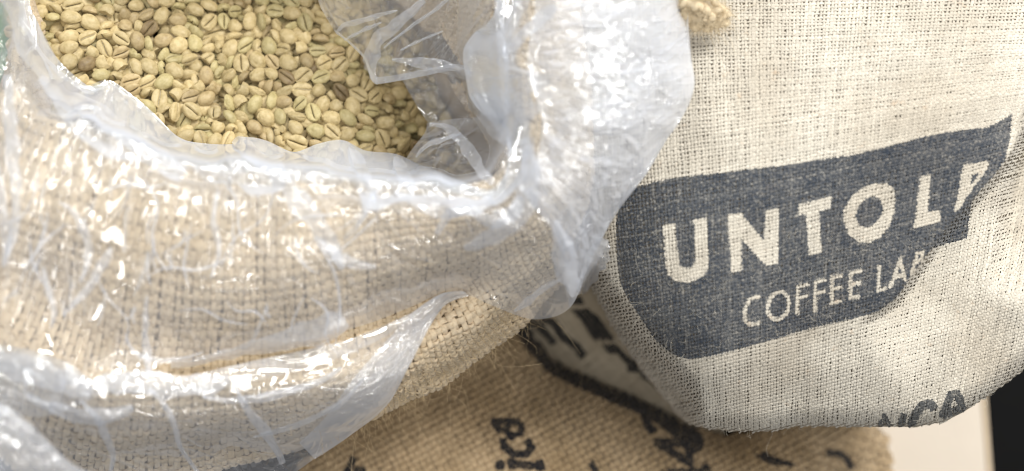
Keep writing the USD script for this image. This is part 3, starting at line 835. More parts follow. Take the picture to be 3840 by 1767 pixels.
crest_xy = loop(np.linspace(0, len(cols), 400, endpoint=False))[:, 1:3, :2].mean(1)
mouth = shapely.Polygon(crest_xy).buffer(-0.002)
shapely.prepare(mouth)
lo_, hi_ = P(-60, 760, -0.04), P(2000, -330, -0.04)
bc, bR = settle((lo_[0], lo_[1]), (hi_[0], hi_[1]), 4, lambda q: shapely.contains_xy(mouth, q[:, 0], q[:, 1]))
keep_ = rngb.random(len(bc)) > 0.07
bc, bR = bc[keep_], bR[keep_]
facing = np.where(rngb.random(len(bc)) < 0.45, 1, -1)          # cut upwards or back upwards
up = np.sign(bR[:, 2, 2])
flip = np.where(up * facing < 0, -1.0, 1.0)
bR = np.stack([bR[:, :, 0], bR[:, :, 1] * flip[:, None], bR[:, :, 2] * flip[:, None]], -1)
kinds = rngb.integers(0, 13, len(bc))
kinds[rngb.random(len(bc)) < 0.012] = 13
open_area = shapely.Polygon([(100, -60), (142, 90), (231, 239), (330, 330), (433, 310), (560, 410), (641, 492), (694, 526), (843, 541), (918, 515), (992, 526), (1104, 571), (1280, 526), (1377, 567), (1481, 578), (1534, 578), (1600, 480), (1551, 377), (1514, 300), (1417, 316), (1358, 213), (1265, 131), (1205, 36), (1180, -60)])
bu, bv, bl = UV(bc)
# how much of each bean the picture shows: those on top, in the open
tree = cKDTree(np.stack([bu, bv], -1))
score = np.zeros(len(bc))
near = tree.query_ball_point(np.stack([bu, bv], -1), 58)
for i, nb in enumerate(near):
    score[i] = sum(bl[j] < bl[i] - 0.0025 for j in nb)
inview = shapely.contains_xy(open_area.buffer(25), bu, bv) & (bv > -25)
rank = np.lexsort((score, ~inview))
single = rank[:300]
rest = rank[300:]


def mat_of(i):
    m = np.eye(4)
    m[:3, :3] = bR[i].T
    m[3, :3] = bc[i]
    return Gf.Matrix4d(m.tolist())


LOOKWORD = {'bean_cream': 'pale cream', 'bean_green': 'greenish', 'bean_tan': 'tan', 'bean_brown': 'dark brown'}


def zone(i):
    h = 'left' if bu[i] < 560 else ('right' if bu[i] > 1130 else 'middle')
    v = 'top' if bv[i] < 165 else ('bottom' if bv[i] > 375 else 'centre')
    return {'topmiddle': 'top middle', 'centremiddle': 'centre', 'bottommiddle': 'bottom middle'}.get(v + h, f'{v} {h}'.replace('centre ', 'mid '))


def lie(i):
    du, dv, _ = np.array(UV(bc[i] + bR[i][:, 0] * 0.003)) - np.array(UV(bc[i] - bR[i][:, 0] * 0.003))
    g = math.degrees(math.atan2(-dv, du)) % 180
    return 'level' if g < 22.5 or g >= 157.5 else ('slanting rightwards' if g < 67.5 else ('upright' if g < 112.5 else 'slanting leftwards'))


bean_label = {}
for i in single:
    way = 'centre cut up' if bR[i][2, 2] > 0.45 else ('rounded back up' if bR[i][2, 2] < -0.45 else 'on its edge')
    bean_label[i] = f'{LOOKWORD[protos[kinds[i]][1]]} bean, {way}, {lie(i)}, {zone(i)} of heap'
alike = {}
for i in sorted(single, key=lambda q: bu[q]):
    alike.setdefault(bean_label[i], []).append(i)
ORD = ['leftmost', 'second from left', 'third from left', 'fourth from left', 'fifth from left', 'sixth from left', 'seventh from left', 'eighth from left', 'ninth from left', 'tenth from left', 'eleventh from left', 'twelfth from left']
for lb, who in alike.items():
    if len(who) > 1:
        for k_, i in enumerate(who):
            bean_label[i] = f'{lb}, {ORD[k_] if k_ < len(ORD) else "further right"}'
for i in single:
    x = UsdGeom.Xform.Define(stage, numbered('/World/coffee_bean'))
    x.AddTransformOp().Set(mat_of(i))
    setdata(x.GetPrim(), bean_label[i], 'coffee bean', 'green coffee beans on top of the heap')
    x.GetPrim().GetReferences().AddInternalReference(protos[kinds[i]][0])
    x.GetPrim().SetInstanceable(True)
pi = UsdGeom.PointInstancer.Define(stage, '/World/coffee_beans')
setdata(pi.GetPrim(), 'mass of green coffee beans under and between the uppermost ones in the sack', 'coffee beans', None, 'stuff')
keepers = []
for k, (path, look) in enumerate(protos):
    g = UsdGeom.Xform.Define(stage, f'/World/coffee_beans/kinds/bean_{k:03d}')
    g.GetPrim().GetReferences().AddInternalReference(path)
    keepers.append(g.GetPath())
pi.CreatePrototypesRel().SetTargets(keepers)
pi.CreateProtoIndicesAttr(Vt.IntArray([int(kinds[i]) for i in rest]))
pi.CreatePositionsAttr(Vt.Vec3fArray([Gf.Vec3f(*map(float, bc[i])) for i in rest]))
qs_ = []
for i in rest:
    qd = mat_of(i).ExtractRotationQuat()
    qs_.append(Gf.Quath(float(qd.GetReal()), *[float(c) for c in qd.GetImaginary()]))
pi.CreateOrientationsAttr(Vt.QuathArray(qs_))
print('beans', len(bc), 'singles', len(single), 'in view', inview.sum())

# ------------------------------------------------------------------ the plastic liner
STEP = 6.0
DU0, DV0, DU1, DV1 = -420, -420, 2760, 2060
depth = np.full((int((DU1 - DU0) / STEP) + 1, int((DV1 - DV0) / STEP) + 1), 9.0)


def stamp(X):
    u, v, lam = UV(X.reshape(-1, 3))
    i, j = np.round((u - DU0) / STEP).astype(int), np.round((v - DV0) / STEP).astype(int)
    ok = (i >= 0) & (j >= 0) & (i < depth.shape[0]) & (j < depth.shape[1])
    np.minimum.at(depth, (i[ok], j[ok]), lam[ok])


XD, _ = loft_even(1900, 620, 1.0, 10.0)
stamp(XD)
stamp(RG.X)
stamp(bc[:, None] + np.array([0, 0, 0.003]))
depth = ndimage.grey_opening(depth, 5)
depth = np.minimum(ndimage.minimum_filter(depth, 3), 1.3)


def bridged(d):
    return ndimage.gaussian_filter(ndimage.minimum_filter(d, 13), 2.6)     # film bridges small hollows


soft = bridged(depth)


def film_sheet(stations, ns, nt, gap, wr, name, mat, tcols=None, label=None, clamp=True, seed=0, trange=None, closed=False):
    """A sheet through stations (each a row of (u, v, z mm)), wrinkled by wr(shape, rng, s, t) metres along its normal and kept above what lies under it."""
    st = np.array([[P(u, v, z * 1e-3) for u, v, z in row] for row in stations])
    k = np.r_[0, np.cumsum(np.linalg.norm(np.diff(st[:, st.shape[1] // 2], axis=0), axis=1))]
    A = Akima1DInterpolator(k, st, axis=0)(np.linspace(0, k[-1], ns))
    l = np.r_[0, np.cumsum(np.linalg.norm(np.diff(A, axis=1), axis=-1).mean(0))]
    X = np.asarray(Akima1DInterpolator(l, A, axis=1)(np.linspace(0, l[-1], nt)))
    rg = np.random.default_rng(100 + seed)
    s, t = np.meshgrid(np.linspace(0, 1, ns), np.linspace(0, 1, nt), indexing='ij')
    w = wr((ns, nt), rg, s, t)
    X = X + (EYE - X) / np.linalg.norm(EYE - X, axis=-1, keepdims=True) * w[..., None]
    if clamp:
        u, v, lam = UV(X)
        d = ndimage.map_coordinates(soft, [(u - DU0) / STEP, (v - DV0) / STEP], order=1, mode='nearest')
        most = d - gap - np.maximum(w - np.percentile(w, 1), 0) * 0.8
        lam2 = np.minimum(lam, most)
        X = EYE + (X - EYE) * (lam2 / lam)[..., None]
    return X


def put_film(liner, name, mat, X, label=None):
    put(name, (X.reshape(-1, 3), gridfaces(*X.shape[:2])), mat, liner, smooth=True, label=label)


def creases(shape, rg, count, length, width, amp, angle, spread, where=None):
    """Short sharp creases: little ridges along strokes, stamped into a field."""
    f = np.zeros(shape)
    for _ in range(count):
        ci, cj = rg.uniform(0, shape[0]), rg.uniform(0, shape[1])
        if where is not None and rg.random() > where(ci / shape[0], cj / shape[1]):
            continue
        L, W = length * rg.lognormal(0, 0.5), width * rg.lognormal(0, 0.35)
        a = angle + spread * rg.standard_normal()
        R = int(L + 3 * W) + 2
        i0, i1, j0, j1 = max(0, int(ci) - R), min(shape[0], int(ci) + R), max(0, int(cj) - R), min(shape[1], int(cj) + R)
        if i1 - i0 < 2 or j1 - j0 < 2:
            continue
        I, J = np.meshgrid(np.arange(i0, i1) - ci, np.arange(j0, j1) - cj, indexing='ij')
        al, ac = I * math.cos(a) + J * math.sin(a), -I * math.sin(a) + J * math.cos(a)
        ac = ac + 0.12 * L * np.sin(al / L * 2.2 + rg.uniform(0, 6))
        win = np.clip(1 - np.abs(al) / L, 0, 1)
        f[i0:i1, j0:j1] += amp * rg.uniform(0.3, 1.2) * (1 if rg.random() < 0.7 else -1) * np.sqrt(win) * np.exp(-np.abs(ac) / (W * (0.3 + 0.7 * win)))
    return f


def ridged(shape, rg, sx, sy):
    return 1 - np.abs(rnoise(shape, sx, sy, rg)) * 1.1


liner = thing('plastic_liner', 'clear crumpled plastic liner folded out over the golden sack rim, beans inside', 'plastic liner')
Zb = lambda u: (heap(P(u, 500, -0.04)[..., 0], P(u, 500, -0.04)[..., 1]) * 1e3 + 9.0)

# the liner turned out over the rim: from under itself, to its inner fold, over the rim, down to its hem and a little back
RING = [  # inner fold            rim            half way        hem
    ((40, -330, 20), (-60, -330, 66), (-230, -180, 66), (-400, 0, 30)),
    ((88, -150, 14), (-20, -120, 66), (-180, 60, 66), (-400, 260, 30)),
    ((112, 20, 2), (20, 60, 60), (-120, 220, 64), (-400, 480, 34)),
    ((145, 92, -6), (70, 190, 58), (-70, 400, 64), (-320, 760, 44)),
    ((224, 231, -14), (160, 380, 62), (20, 720, 68), (-170, 1500, 50)),
    ((322, 318, -16), (260, 470, 66), (140, 800, 70), (0, 1540, 50)),
    ((433, 312, -14), (400, 530, 66), (270, 880, 68), (180, 1560, 46)),
    ((560, 410, -18), (540, 600, 64), (460, 950, 62), (380, 1480, 24)),
    ((641, 492, -20), (650, 650, 62), (570, 960, 60), (510, 1415, 6)),
    ((694, 526, -22), (720, 670, 61), (660, 960, 58), (610, 1366, 2)),
    ((783, 540, -22), (800, 680, 60), (760, 960, 56), (740, 1352, 0)),
    ((868, 541, -24), (880, 690, 59), (870, 960, 54), (880, 1326, -2)),
    ((918, 515, -24), (940, 690, 58), (960, 960, 52), (980, 1308, -4)),
    ((992, 526, -25), (1010, 695, 58), (1040, 960, 51), (1080, 1292, -6)),
    ((1104, 571, -26), (1110, 715, 57), (1140, 950, 50), (1190, 1268, -8)),
    ((1193, 540, -28), (1210, 720, 56), (1250, 940, 50), (1300, 1238, -8)),
    ((1280, 526, -30), (1310, 725, 55), (1360, 930, 50), (1420, 1200, -8)),
    ((1377, 567, -32), (1400, 735, 54), (1460, 910, 48), (1540, 1152, -8)),
    ((1481, 578, -34), (1500, 735, 53), (1580, 890, 48), (1660, 1096, -4)),
    ((1560, 612, -34), (1610, 745, 53), (1690, 880, 50), (1770, 1112, -4)),
    ((1660, 650, -24), (1710, 750, 54), (1800, 880, 52), (1860, 1152, -10)),
    ((1750, 690, -6), (1790, 760, 56), (1890, 890, 54), (1960, 1190, -14)),
    ((1835, 712, 18), (1870, 750, 60), (1990, 900, 54), (2075, 1189, -14)),
    ((1890, 660, 30), (1940, 700, 64), (2080, 880, 56), (2160, 1120, -8)),
    ((1905, 600, 32), (1980, 640, 67), (2130, 800, 58), (2205, 1010, 6)),
    ((1900, 535, 34), (2010, 560, 68), (2190, 700, 62), (2262, 890, 20)),
    ((1860, 470, 34), (2020, 480, 70), (2250, 610, 66), (2330, 775, 32)),
    ((1800, 415, 34), (2010, 410, 72), (2290, 530, 68), (2420, 660, 38)),
    ((1762, 360, 36), (1990, 360, 73), (2310, 460, 70), (2515, 505, 42)),
    ((1748, 290, 38), (1970, 300, 74), (2330, 390, 71), (2578, 405, 44)),
    ((1738, 200, 40), (1960, 230, 74), (2340, 310, 72), (2606, 300, 45)),
    ((1775, 130, 42), (1965, 160, 74), (2340, 230, 72), (2592, 210, 45)),
    ((1830, 85, 44), (1980, 90, 74), (2330, 150, 72), (2587, 140, 45)),
    ((1862, 10, 46), (1990, 10, 74), (2320, 60, 72), (2584, 50, 45)),
    ((1850, -110, 46), (1980, -110, 74), (2310, -60, 72), (2570, -80, 45)),
    ((1830, -260, 46), (1960, -280, 74), (2300, -250, 72), (2560, -290, 45))]
ring_rows = []
for a, r, m, h in RING:
    a, r, m, h = map(np.array, (a, r, m, h))
    back = a + (r - a) * 0.75
    back[2] = a[2] - 7
    hem = h + (m - h) * 0.13
    hem[2] = h[2] - 2.0
    ring_rows.append([tuple(back), tuple(a - [0, 0, 2.5]), tuple(a), tuple(a + (r - a) * 0.30 + [0, 0, (r[2] - a[2]) * 0.05]), tuple(r), tuple(m), tuple(m + (h - m) * 0.5 + [0, 0, 4]), tuple(h)])


def wr_ring(shape, rg, s, t):
    right = sstep((s - 0.66) / 0.12)                         # the bunched flap on the right
    outer = sstep((t - 0.30) / 0.15)
    f = 0.0012 * rnoise(shape, 34, 34, rg) * (0.4 + outer)
    f += 0.0022 * ridged(shape, rg, 15, 46) * outer * (1 - 0.6 * right)
    f += 0.0016 * ridged(shape, rg, 26, 18) * outer
    f += 0.0009 * ridged(shape, rg, 8, 22) * outer * (1 - 0.5 * right)
    f += 0.0020 * ridged(shape, rg, 24, 10) * right * outer
    f += 0.0008 * ridged(shape, rg, 9, 9) * (0.3 + right) * outer
    f += 0.00008 * rnoise(shape, 3, 3.5, rg) * outer
    f += creases(shape, rg, 620, 22, 1.3, 0.0020, math.pi / 2, 0.30, lambda a, b: (0.9 if a < 0.66 else 0.2) * (b > 0.42)) * outer
    f += creases(shape, rg, 1000, 13, 1.3, 0.0014, 0.3, 0.8, lambda a, b: (1.0 if a > 0.68 else 0.30) * (b > 0.35)) * outer
    f += creases(shape, rg, 60, 26, 2.0, 0.0022, math.pi / 2 + 0.4, 0.4, lambda a, b: 1.0 if b < 0.55 else 0.0)
    tip = np.exp(-((s - 0.625) / 0.035) ** 2) * sstep((t - 0.7) / 0.2)
    return f * (1 - 0.75 * tip)


XR1 = film_sheet(ring_rows, 1000, 225, 0.0026, wr_ring, 'x', 'x', seed=1)
put_film(liner, 'folded_cuff', 'clear_film', XR1)
IN = []
for k_, (a, r, m, h) in enumerate(RING):
    a, r = np.array(a, float), np.array(r, float)
    far = 1.02 + 0.42 * math.sin(k_ * 1.9) * math.sin(k_ * 0.77 + 1)
    IN.append([tuple(a + [0, 0, 1.0]), tuple(a + (r - a) * 0.35 + [0, 0, (a[2] - r[2]) * 0.1 + 3]), tuple(a + (r - a) * 0.7 * far + [0, 0, 4]), tuple(a + (r - a) * far + [0, 0, 2])])
put_film(liner, 'inner_fold', 'clear_film', film_sheet(IN, 900, 60, 0.0045, lambda sh, rg, s, t: 0.0012 * rnoise(sh, 26, 16, rg) + 0.0009 * ridged(sh, rg, 12, 26) + creases(sh, rg, 130, 22, 2.0, 0.0020, math.pi / 2, 0.5), 'x', 'x', seed=11))

# a second, more crumpled layer bunched up over the rim on the right
B2 = [((1985, -260, 80), (2230, -240, 86), (2480, -260, 66)),
      ((1970, -60, 80), (2230, -40, 86), (2500, -40, 66)),
      ((1990, 120, 82), (2220, 150, 88), (2480, 120, 66)),
      ((1960, 260, 82), (2210, 300, 88), (2520, 270, 62)),
      ((2000, 400, 82), (2180, 450, 86), (2460, 440, 62)),
      ((2030, 530, 80), (2170, 580, 82), (2360, 600, 56)),
      ((2010, 660, 76), (2130, 720, 78), (2260, 800, 44)),
      ((1960, 760, 70), (2070, 830, 72), (2190, 960, 34)),
      ((1900, 830, 64), (2000, 930, 62), (2120, 1080, 12))]


def wr_b2(shape, rg, s, t):
    f = 0.0026 * rnoise(shape, 26, 26, rg) + 0.0038 * ridged(shape, rg, 20, 30) + 0.0030 * ridged(shape, rg, 11, 26) + 0.0010 * ridged(shape, rg, 6, 14)
    return (f + creases(shape, rg, 700, 20, 1.2, 0.0020, 1.25, 0.35)) * sstep(t / 0.12) * sstep((1 - t) / 0.06 + 0.25)


B2 = []
for a, r, m, h in RING[23:]:
    a, r, m, h = (np.array(q_, float) for q_ in (a, r, m, h))
    q0 = r + (m - r) * (0.05 if a[1] > 0 else 0.0)
    B2.append([tuple(q0 + [0, 0, 5]), tuple(q0 * 0.6 + m * 0.4 + [0, 0, 10]), tuple(m + [0, 0, 9]), tuple(m * 0.45 + h * 0.55 + [0, 0, 9]), tuple(h * 0.985 + m * 0.015 + [0, 0, 4])])
XB2 = film_sheet(B2, 330, 190, 0.0075, wr_b2, 'x', 'x', seed=2)
put_film(liner, 'bunched_layer', 'milky_film', XB2)

# flap hanging in from the far side
C1 = [((1120, -160, 36), (1180, -30, 8), (1206, 36, -8), (1262, 128, -18)),
      ((1320, -180, 44), (1350, 0, 14), (1352, 130, -10), (1358, 212, -20)),
      ((1480, -180, 46), (1470, 20, 18), (1450, 180, -8), (1417, 316, -20)),
      ((1620, -180, 48), (1590, 20, 20), (1550, 170, -4), (1514, 300, -16)),
      ((1760, -180, 50), (1740, 10, 26), (1700, 140, 4), (1660, 270, -8)),
      ((1900, -180, 54), (1860, 0, 40), (1810, 140, 22), (1760, 285, 6))]


def wr_c(shape, rg, s, t):
    f = 0.0016 * rnoise(shape, 18, 40, rg) + 0.0010 * ridged(shape, rg, 8, 44)
    return f + creases(shape, rg, 110, 26, 2.0, 0.0020, math.pi / 2 + 0.35, 0.25) + 0.0001 * rnoise(shape, 3, 3, rg)


XC = film_sheet(C1, 160, 120, 0.002, wr_c, 'x', 'x', seed=3)
put_film(liner, 'far_flap', 'clear_film', XC)
hem_c = [(tuple(np.array(r[3]) + [0, 0, 1.2]), tuple(np.array(r[3]) * 0.80 + np.array(r[2]) * 0.20 + [0, 0, 2.5])) for r in C1]
hem_c = [(a, tuple((np.array(a) + np.array(b)) / 2), b) for a, b in hem_c]
put_film(liner, 'far_flap_fold', 'milky_film', film_sheet(hem_c, 160, 14, 0.003, lambda sh, rg, s, t: 0.0008 * rnoise(sh, 18, 10, rg), 'x', 'x', seed=4))

# clear pocket lying against the beans at the right, and the pleat below it
D1 = [((1500, 285, -20), (1530, 340, -24), (1551, 377, -28), (1605, 462, -30)),
      ((1640, 250, -14), (1660, 320, -20), (1680, 380, -24), (1700, 480, -30)),
      ((1760, 260, 0), (1780, 340, -10), (1800, 420, -16), (1810, 500, -24)),
      ((1880, 300, 20), (1900, 400, 10), (1910, 480, 0), (1925, 580, -8))]
put_film(liner, 'inner_pocket', 'dusky_film', film_sheet(D1, 100, 80, 0.003, lambda sh, rg, s, t: 0.0012 * rnoise(sh, 20, 20, rg) + creases(sh, rg, 14, 14, 1.6, 0.0016, 0.5, 0.8), 'x', 'x', seed=5))
D2 = [((1600, 462, -24), (1588, 505, -26), (1545, 560, -28), (1510, 620, -34)),
      ((1700, 446, -22), (1690, 520, -14), (1650, 580, -14), (1620, 690, -20)),
      ((1790, 440, -18), (1790, 520, -10), (1760, 600, -2), (1740, 730, 0)),
      ((1860, 440, -6), (1850, 540, -4), (1840, 620, 8), (1830, 740, 14)),
      ((1915, 480, 10), (1915, 560, 12), (1905, 640, 20), (1890, 730, 24))]


def wr_d2(shape, rg, s, t):
    return 0.0016 * rnoise(shape, 14, 20, rg) + 0.0014 * ridged(shape, rg, 10, 24) + creases(shape, rg, 60, 16, 1.8, 0.0026, math.pi / 2 + 0.6, 0.5)


XP = film_sheet(D2, 110, 90, 0.003, wr_d2, 'x', 'x', seed=6)
put_film(liner, 'inner_pleat', 'clear_film', XP)

# loose skirt of the liner below its hem
E1 = [((-260, 1240, 54), (-260, 1400, 56), (-280, 1600, 40), (-300, 1960, 10)),
      ((-60, 1290, 52), (-60, 1430, 54), (-70, 1620, 42), (-80, 1960, 0)),
      ((90, 1310, 46), (80, 1440, 50), (70, 1620, 36), (70, 1960, -10)),
      ((190, 1338, 38), (170, 1460, 44), (170, 1630, 24), (200, 1960, -30)),
      ((270, 1372, 32), (260, 1480, 36), (270, 1640, 14), (330, 1940, -40)),
      ((345, 1424, 28), (340, 1510, 32), (360, 1640, 8), (440, 1930, -46)),
      ((395, 1402, 26), (400, 1510, 28), (440, 1640, 2), (540, 1920, -50)),
      ((500, 1396, 22), (510, 1510, 22), (560, 1640, -8), (680, 1900, -56)),
      ((600, 1398, 18), (620, 1510, 16), (680, 1630, -16), (820, 1880, -58)),
      ((709, 1412, 14), (740, 1510, 12), (800, 1620, -22), (940, 1850, -60)),
      ((860, 1376, 8), (890, 1480, 8), (960, 1600, -30), (1080, 1790, -62)),
      ((975, 1350, 4), (1010, 1450, 4), (1090, 1570, -34), (1193, 1711, -62)),
      ((1110, 1322, 2), (1150, 1410, 0), (1230, 1520, -34), (1317, 1629, -58)),
      ((1250, 1290, 2), (1290, 1360, -2), (1370, 1440, -30), (1451, 1517, -50)),
      ((1400, 1240, 2), (1430, 1290, -2), (1475, 1345, -22), (1519, 1398, -38)),
      ((1530, 1180, 2), (1550, 1205, 0), (1570, 1230, -14), (1593, 1256, -24)),
      ((1640, 1108, 4), (1645, 1125, 2), (1650, 1140, -4), (1655, 1158, -8)),
      ((1740, 1092, 4), (1746, 1098, 3), (1752, 1104, 1), (1758, 1110, 0))]
E_rows = []
for row in E1:
    a = np.array(row[0], float)
    b = np.array(row[1], float)
    E_rows.append([tuple(a + (b - a) * 0.7 - [0, 0, 6]), tuple(a - [0, 0, 2]), *row])


def wr_e(shape, rg, s, t):
    o = sstep((t - 0.2) / 0.2)
    f = 0.0016 * rnoise(shape, 26, 26, rg) * (0.3 + o) + 0.0022 * ridged(shape, rg, 18, 26) * o + 0.0014 * ridged(shape, rg, 20, 9) * o + 0.0005 * ridged(shape, rg, 7, 7) * o
    f += creases(shape, rg, 800, 12, 1.3, 0.0018, 1.0, 0.9, lambda a, b: b > 0.32) * o
    f += creases(shape, rg, 60, 30, 2.0, 0.0022, 0.1, 0.3, lambda a, b: b > 0.3) * o
    return f * sstep((1.0 - s) / 0.12)


XE = film_sheet(E_rows, 560, 190, 0.0022, wr_e, 'x', 'x', seed=7)
put_film(liner, 'lower_skirt', 'clear_film', XE)
F1 = [((1735, 1094, 8), (1748, 1100, 8), (1758, 1110, 4)), ((1640, 1110, 10), (1650, 1130, 9), (1658, 1156, 0)), ((1540, 1180, 10), (1570, 1215, 6), (1596, 1256, -16)),
      ((1440, 1290, 6), (1480, 1340, -4), (1522, 1398, -32)), ((1350, 1390, 2), (1400, 1450, -14), (1454, 1517, -46)), ((1240, 1540, -12), (1280, 1580, -30), (1320, 1629, -54)), ((1120, 1660, -34), (1150, 1690, -48), (1180, 1722, -62))]
put_film(liner, 'skirt_fold', 'milky_film', film_sheet(F1, 200, 36, 0.005, lambda sh, rg, s, t: 0.0010 * rnoise(sh, 16, 10, rg) + 0.0008 * ridged(sh, rg, 20, 5) + creases(sh, rg, 50, 14, 1.6, 0.0014, 0.1, 0.5), 'x', 'x', seed=8))
# nearest corner, bottom left
G1 = [((-300, 1560, 78), (-300, 1700, 78), (-320, 1980, 60)), ((-100, 1500, 76), (-80, 1660, 76), (-60, 1980, 56)), ((60, 1545, 74), (60, 1700, 72), (60, 1980, 46)),
      ((150, 1625, 70), (150, 1750, 66), (160, 1980, 40)), ((250, 1722, 64), (250, 1820, 60), (280, 1980, 34)), ((420, 1790, 58), (430, 1850, 52), (460, 1980, 26))]
put_film(liner, 'near_corner', 'milky_film', film_sheet(G1, 150, 110, 0.004, lambda sh, rg, s, t: 0.0022 * rnoise(sh, 22, 22, rg) + 0.001 * ridged(sh, rg, 10, 12) + creases(sh, rg, 160, 10, 1.8, 0.0014, 0.6, 0.9), 'x', 'x', seed=9))

# folded pleats lying on the film
for x_ in (XR1[:, 25:], XB2, XE, XC, XP):
    stamp(x_)
skin = ndimage.grey_opening(depth, 3)
skin = ndimage.gaussian_filter(ndimage.minimum_filter(skin, 3), 1.2)


def pleat(path, widths, mat='milky_film', lift=1.0, seed=0, n=None):
    """A narrow doubled fold of film along a path over the film below it."""
    q = dense([(u, v, w) for (u, v), w in zip(path, widths)], n or max(30, int(len(path) * 22)))
    tg = np.gradient(q[:, :2], axis=0)
    tg /= np.linalg.norm(tg, axis=1, keepdims=True) + 1e-9
    sd = np.stack([-tg[:, 1], tg[:, 0]], -1)
    rg = np.random.default_rng(500 + seed)
    nt = 13
    x = np.linspace(-1, 1, nt)
    jag = ndimage.gaussian_filter1d(rg.standard_normal((len(q), 2)), 5, axis=0) * 1.4
    half = q[:, 2] * 0.5
    off = np.where(x[None] < 0, x[None] * (half * (1 + 0.5 * jag[:, 0]))[:, None], x[None] * (half * (1 + 0.5 * jag[:, 1]))[:, None])
    uv = q[:, None, :2] + sd[:, None] * off[..., None]
    d = ndimage.map_coordinates(skin, [(uv[..., 0] - DU0) / STEP, (uv[..., 1] - DV0) / STEP], order=1, mode='nearest')
    bulge = 0.0008 * lift * (1 - np.abs(x + 0.3 * np.sin(np.arange(len(q)) * 0.21 + seed)[:, None]).clip(0, 1)) * (0.7 + 0.6 * np.abs(jag[:, :1])) + 0.0007 * rnoise((len(q), nt), 3, 2, rg) * (1 - x ** 4)[None]
    lam = d - 0.0009 - bulge
    put_film(liner, 'pleat', mat, EYE + lam[..., None] * ray(uv[..., 0], uv[..., 1]))


PLEATS = [([(150, 290), (250, 360), (330, 400), (420, 470), (520, 540), (620, 600), (700, 640)], [30, 70, 60, 80, 70, 60, 20]),
          ([(880, 520), (960, 590), (1060, 680), (1130, 760), (1190, 840), (1230, 900), (1285, 1010)], [40, 80, 80, 90, 70, 60, 20]),
          ([(1310, 545), (1340, 600), (1385, 690), (1410, 790)], [10, 45, 40, 8]),
          ([(1481, 578), (1500, 625), (1530, 690), (1545, 730)], [12, 50, 40, 8]),
          ([(1480, 720), (1560, 752), (1650, 770), (1760, 775), (1850, 745)], [8, 50, 80, 70, 40]),
          ([(548, 1110), (546, 1180), (545, 1260), (552, 1330), (556, 1400)], [12, 18, 26, 30, 22]),
          ([(640, 1370), (760, 1352), (880, 1322), (1000, 1290), (1120, 1262), (1220, 1225), (1290, 1190)], [24, 30, 36, 60, 90, 100, 50]),
          ([(1868, -30), (1872, 60), (1880, 160), (1888, 240), (1896, 340), (1900, 430)], [26, 34, 30, 36, 40, 20]),
          ([(2080, 20), (2020, 80), (1950, 150), (1885, 205)], [20, 50, 46, 30]),
          ([(30, 280), (36, 420), (44, 560), (60, 700), (52, 860), (30, 960)], [30, 46, 50, 40, 36, 16]),
          ([(-20, 600), (0, 720), (20, 860), (14, 1000)], [20, 40, 40, 16]),
          ([(380, 1420), (470, 1440), (560, 1436), (660, 1450), (780, 1440), (860, 1420)], [30, 80, 90, 80, 70, 30]),
          ([(-40, 1350), (60, 1370), (160, 1400), (260, 1440), (340, 1480)], [90, 100, 100, 90, 40]),
          ([(2262, 895), (2240, 960), (2215, 1010), (2196, 1070), (2180, 1100)], [40, 90, 80, 60, 30]),
          ([(2085, 830), (2110, 930), (2130, 1030), (2160, 1110)], [24, 70, 80, 40]),
          ([(1930, 1170), (1990, 1120), (2060, 1070), (2100, 1050)], [14, 26, 22, 8]),
          ([(1640, 880), (1700, 800), (1770, 790), (1850, 830), (1910, 800), (1960, 740)], [20, 40, 50, 60, 50, 30]),
          ([(1960, 520), (1990, 640), (1975, 740), (1930, 820), (1850, 880), (1740, 930)], [40, 70, 80, 80, 70, 30]),
          ([(1760, 350), (1790, 400), (1850, 470), (1890, 530)], [20, 60, 60, 30]),
          ([(240, 1180), (320, 1090), (380, 1000), (420, 930)], [10, 30, 34, 12]),
          ([(160, 1000), (180, 1080), (200, 1150), (190, 1230)], [10, 26, 24, 10]),
          ([(1262, 120), (1300, 90), (1390, 66), (1490, 40)], [8, 22, 22, 6]),
          ([(1290, 150), (1350, 120), (1430, 84)], [6, 16, 6]),
          ([(1416, 312), (1385, 250), (1400, 190), (1450, 120), (1520, 60), (1590, 0)], [8, 50, 60, 50, 36, 20]),
          ([(1470, 222), (1560, 236), (1650, 250), (1748, 284)], [8, 34, 44, 40]),
          ([(1440, 180), (1540, 100), (1640, 30), (1700, -20)], [6, 12, 14, 10]),
          ([(1500, 190), (1580, 150), (1660, 118)], [6, 12, 6]),
          ([(1610, 470), (1680, 480), (1740, 540), (1790, 620), (1850, 690)], [12, 30, 50, 44, 20]),
          ([(1560, 590), (1610, 540), (1680, 520), (1730, 500)], [8, 20, 18, 6]),
          ([(560, 1460), (640, 1560), (680, 1680), (760, 1790)], [8, 24, 20, 8]),
          ([(880, 1440), (930, 1540), (1010, 1640), (1060, 1740)], [10, 30, 40, 20]),
          ([(1280, 1380), (1180, 1440), (1040, 1480), (900, 1500), (760, 1490)], [10, 26, 30, 26, 8]),
          ([(300, 1500), (380, 1600), (420, 1700), (400, 1800)], [8, 30, 26, 10]),
          ([(100, 1480), (230, 1540), (380, 1560), (500, 1530)], [20, 50, 60, 20]),
          ([(1360, 1420), (1250, 1530), (1100, 1600), (950, 1640)], [8, 20, 24, 8]),
          ([(470, 1250), (520, 1330), (640, 1350), (760, 1320)], [6, 16, 18, 6]),
          ([(220, 760), (300, 830), (330, 940), (300, 1060)], [8, 28, 30, 10]),
          ([(820, 720), (800, 820), (820, 930), (790, 1040)], [8, 22, 20, 6]),
          ([(1180, 890), (1260, 960), (1330, 990), (1410, 1000)], [20, 46, 40, 12])]
for k_, (pth, wd) in enumerate(PLEATS):
    pleat(pth, wd, seed=k_)
rgp = np.random.default_rng(909)
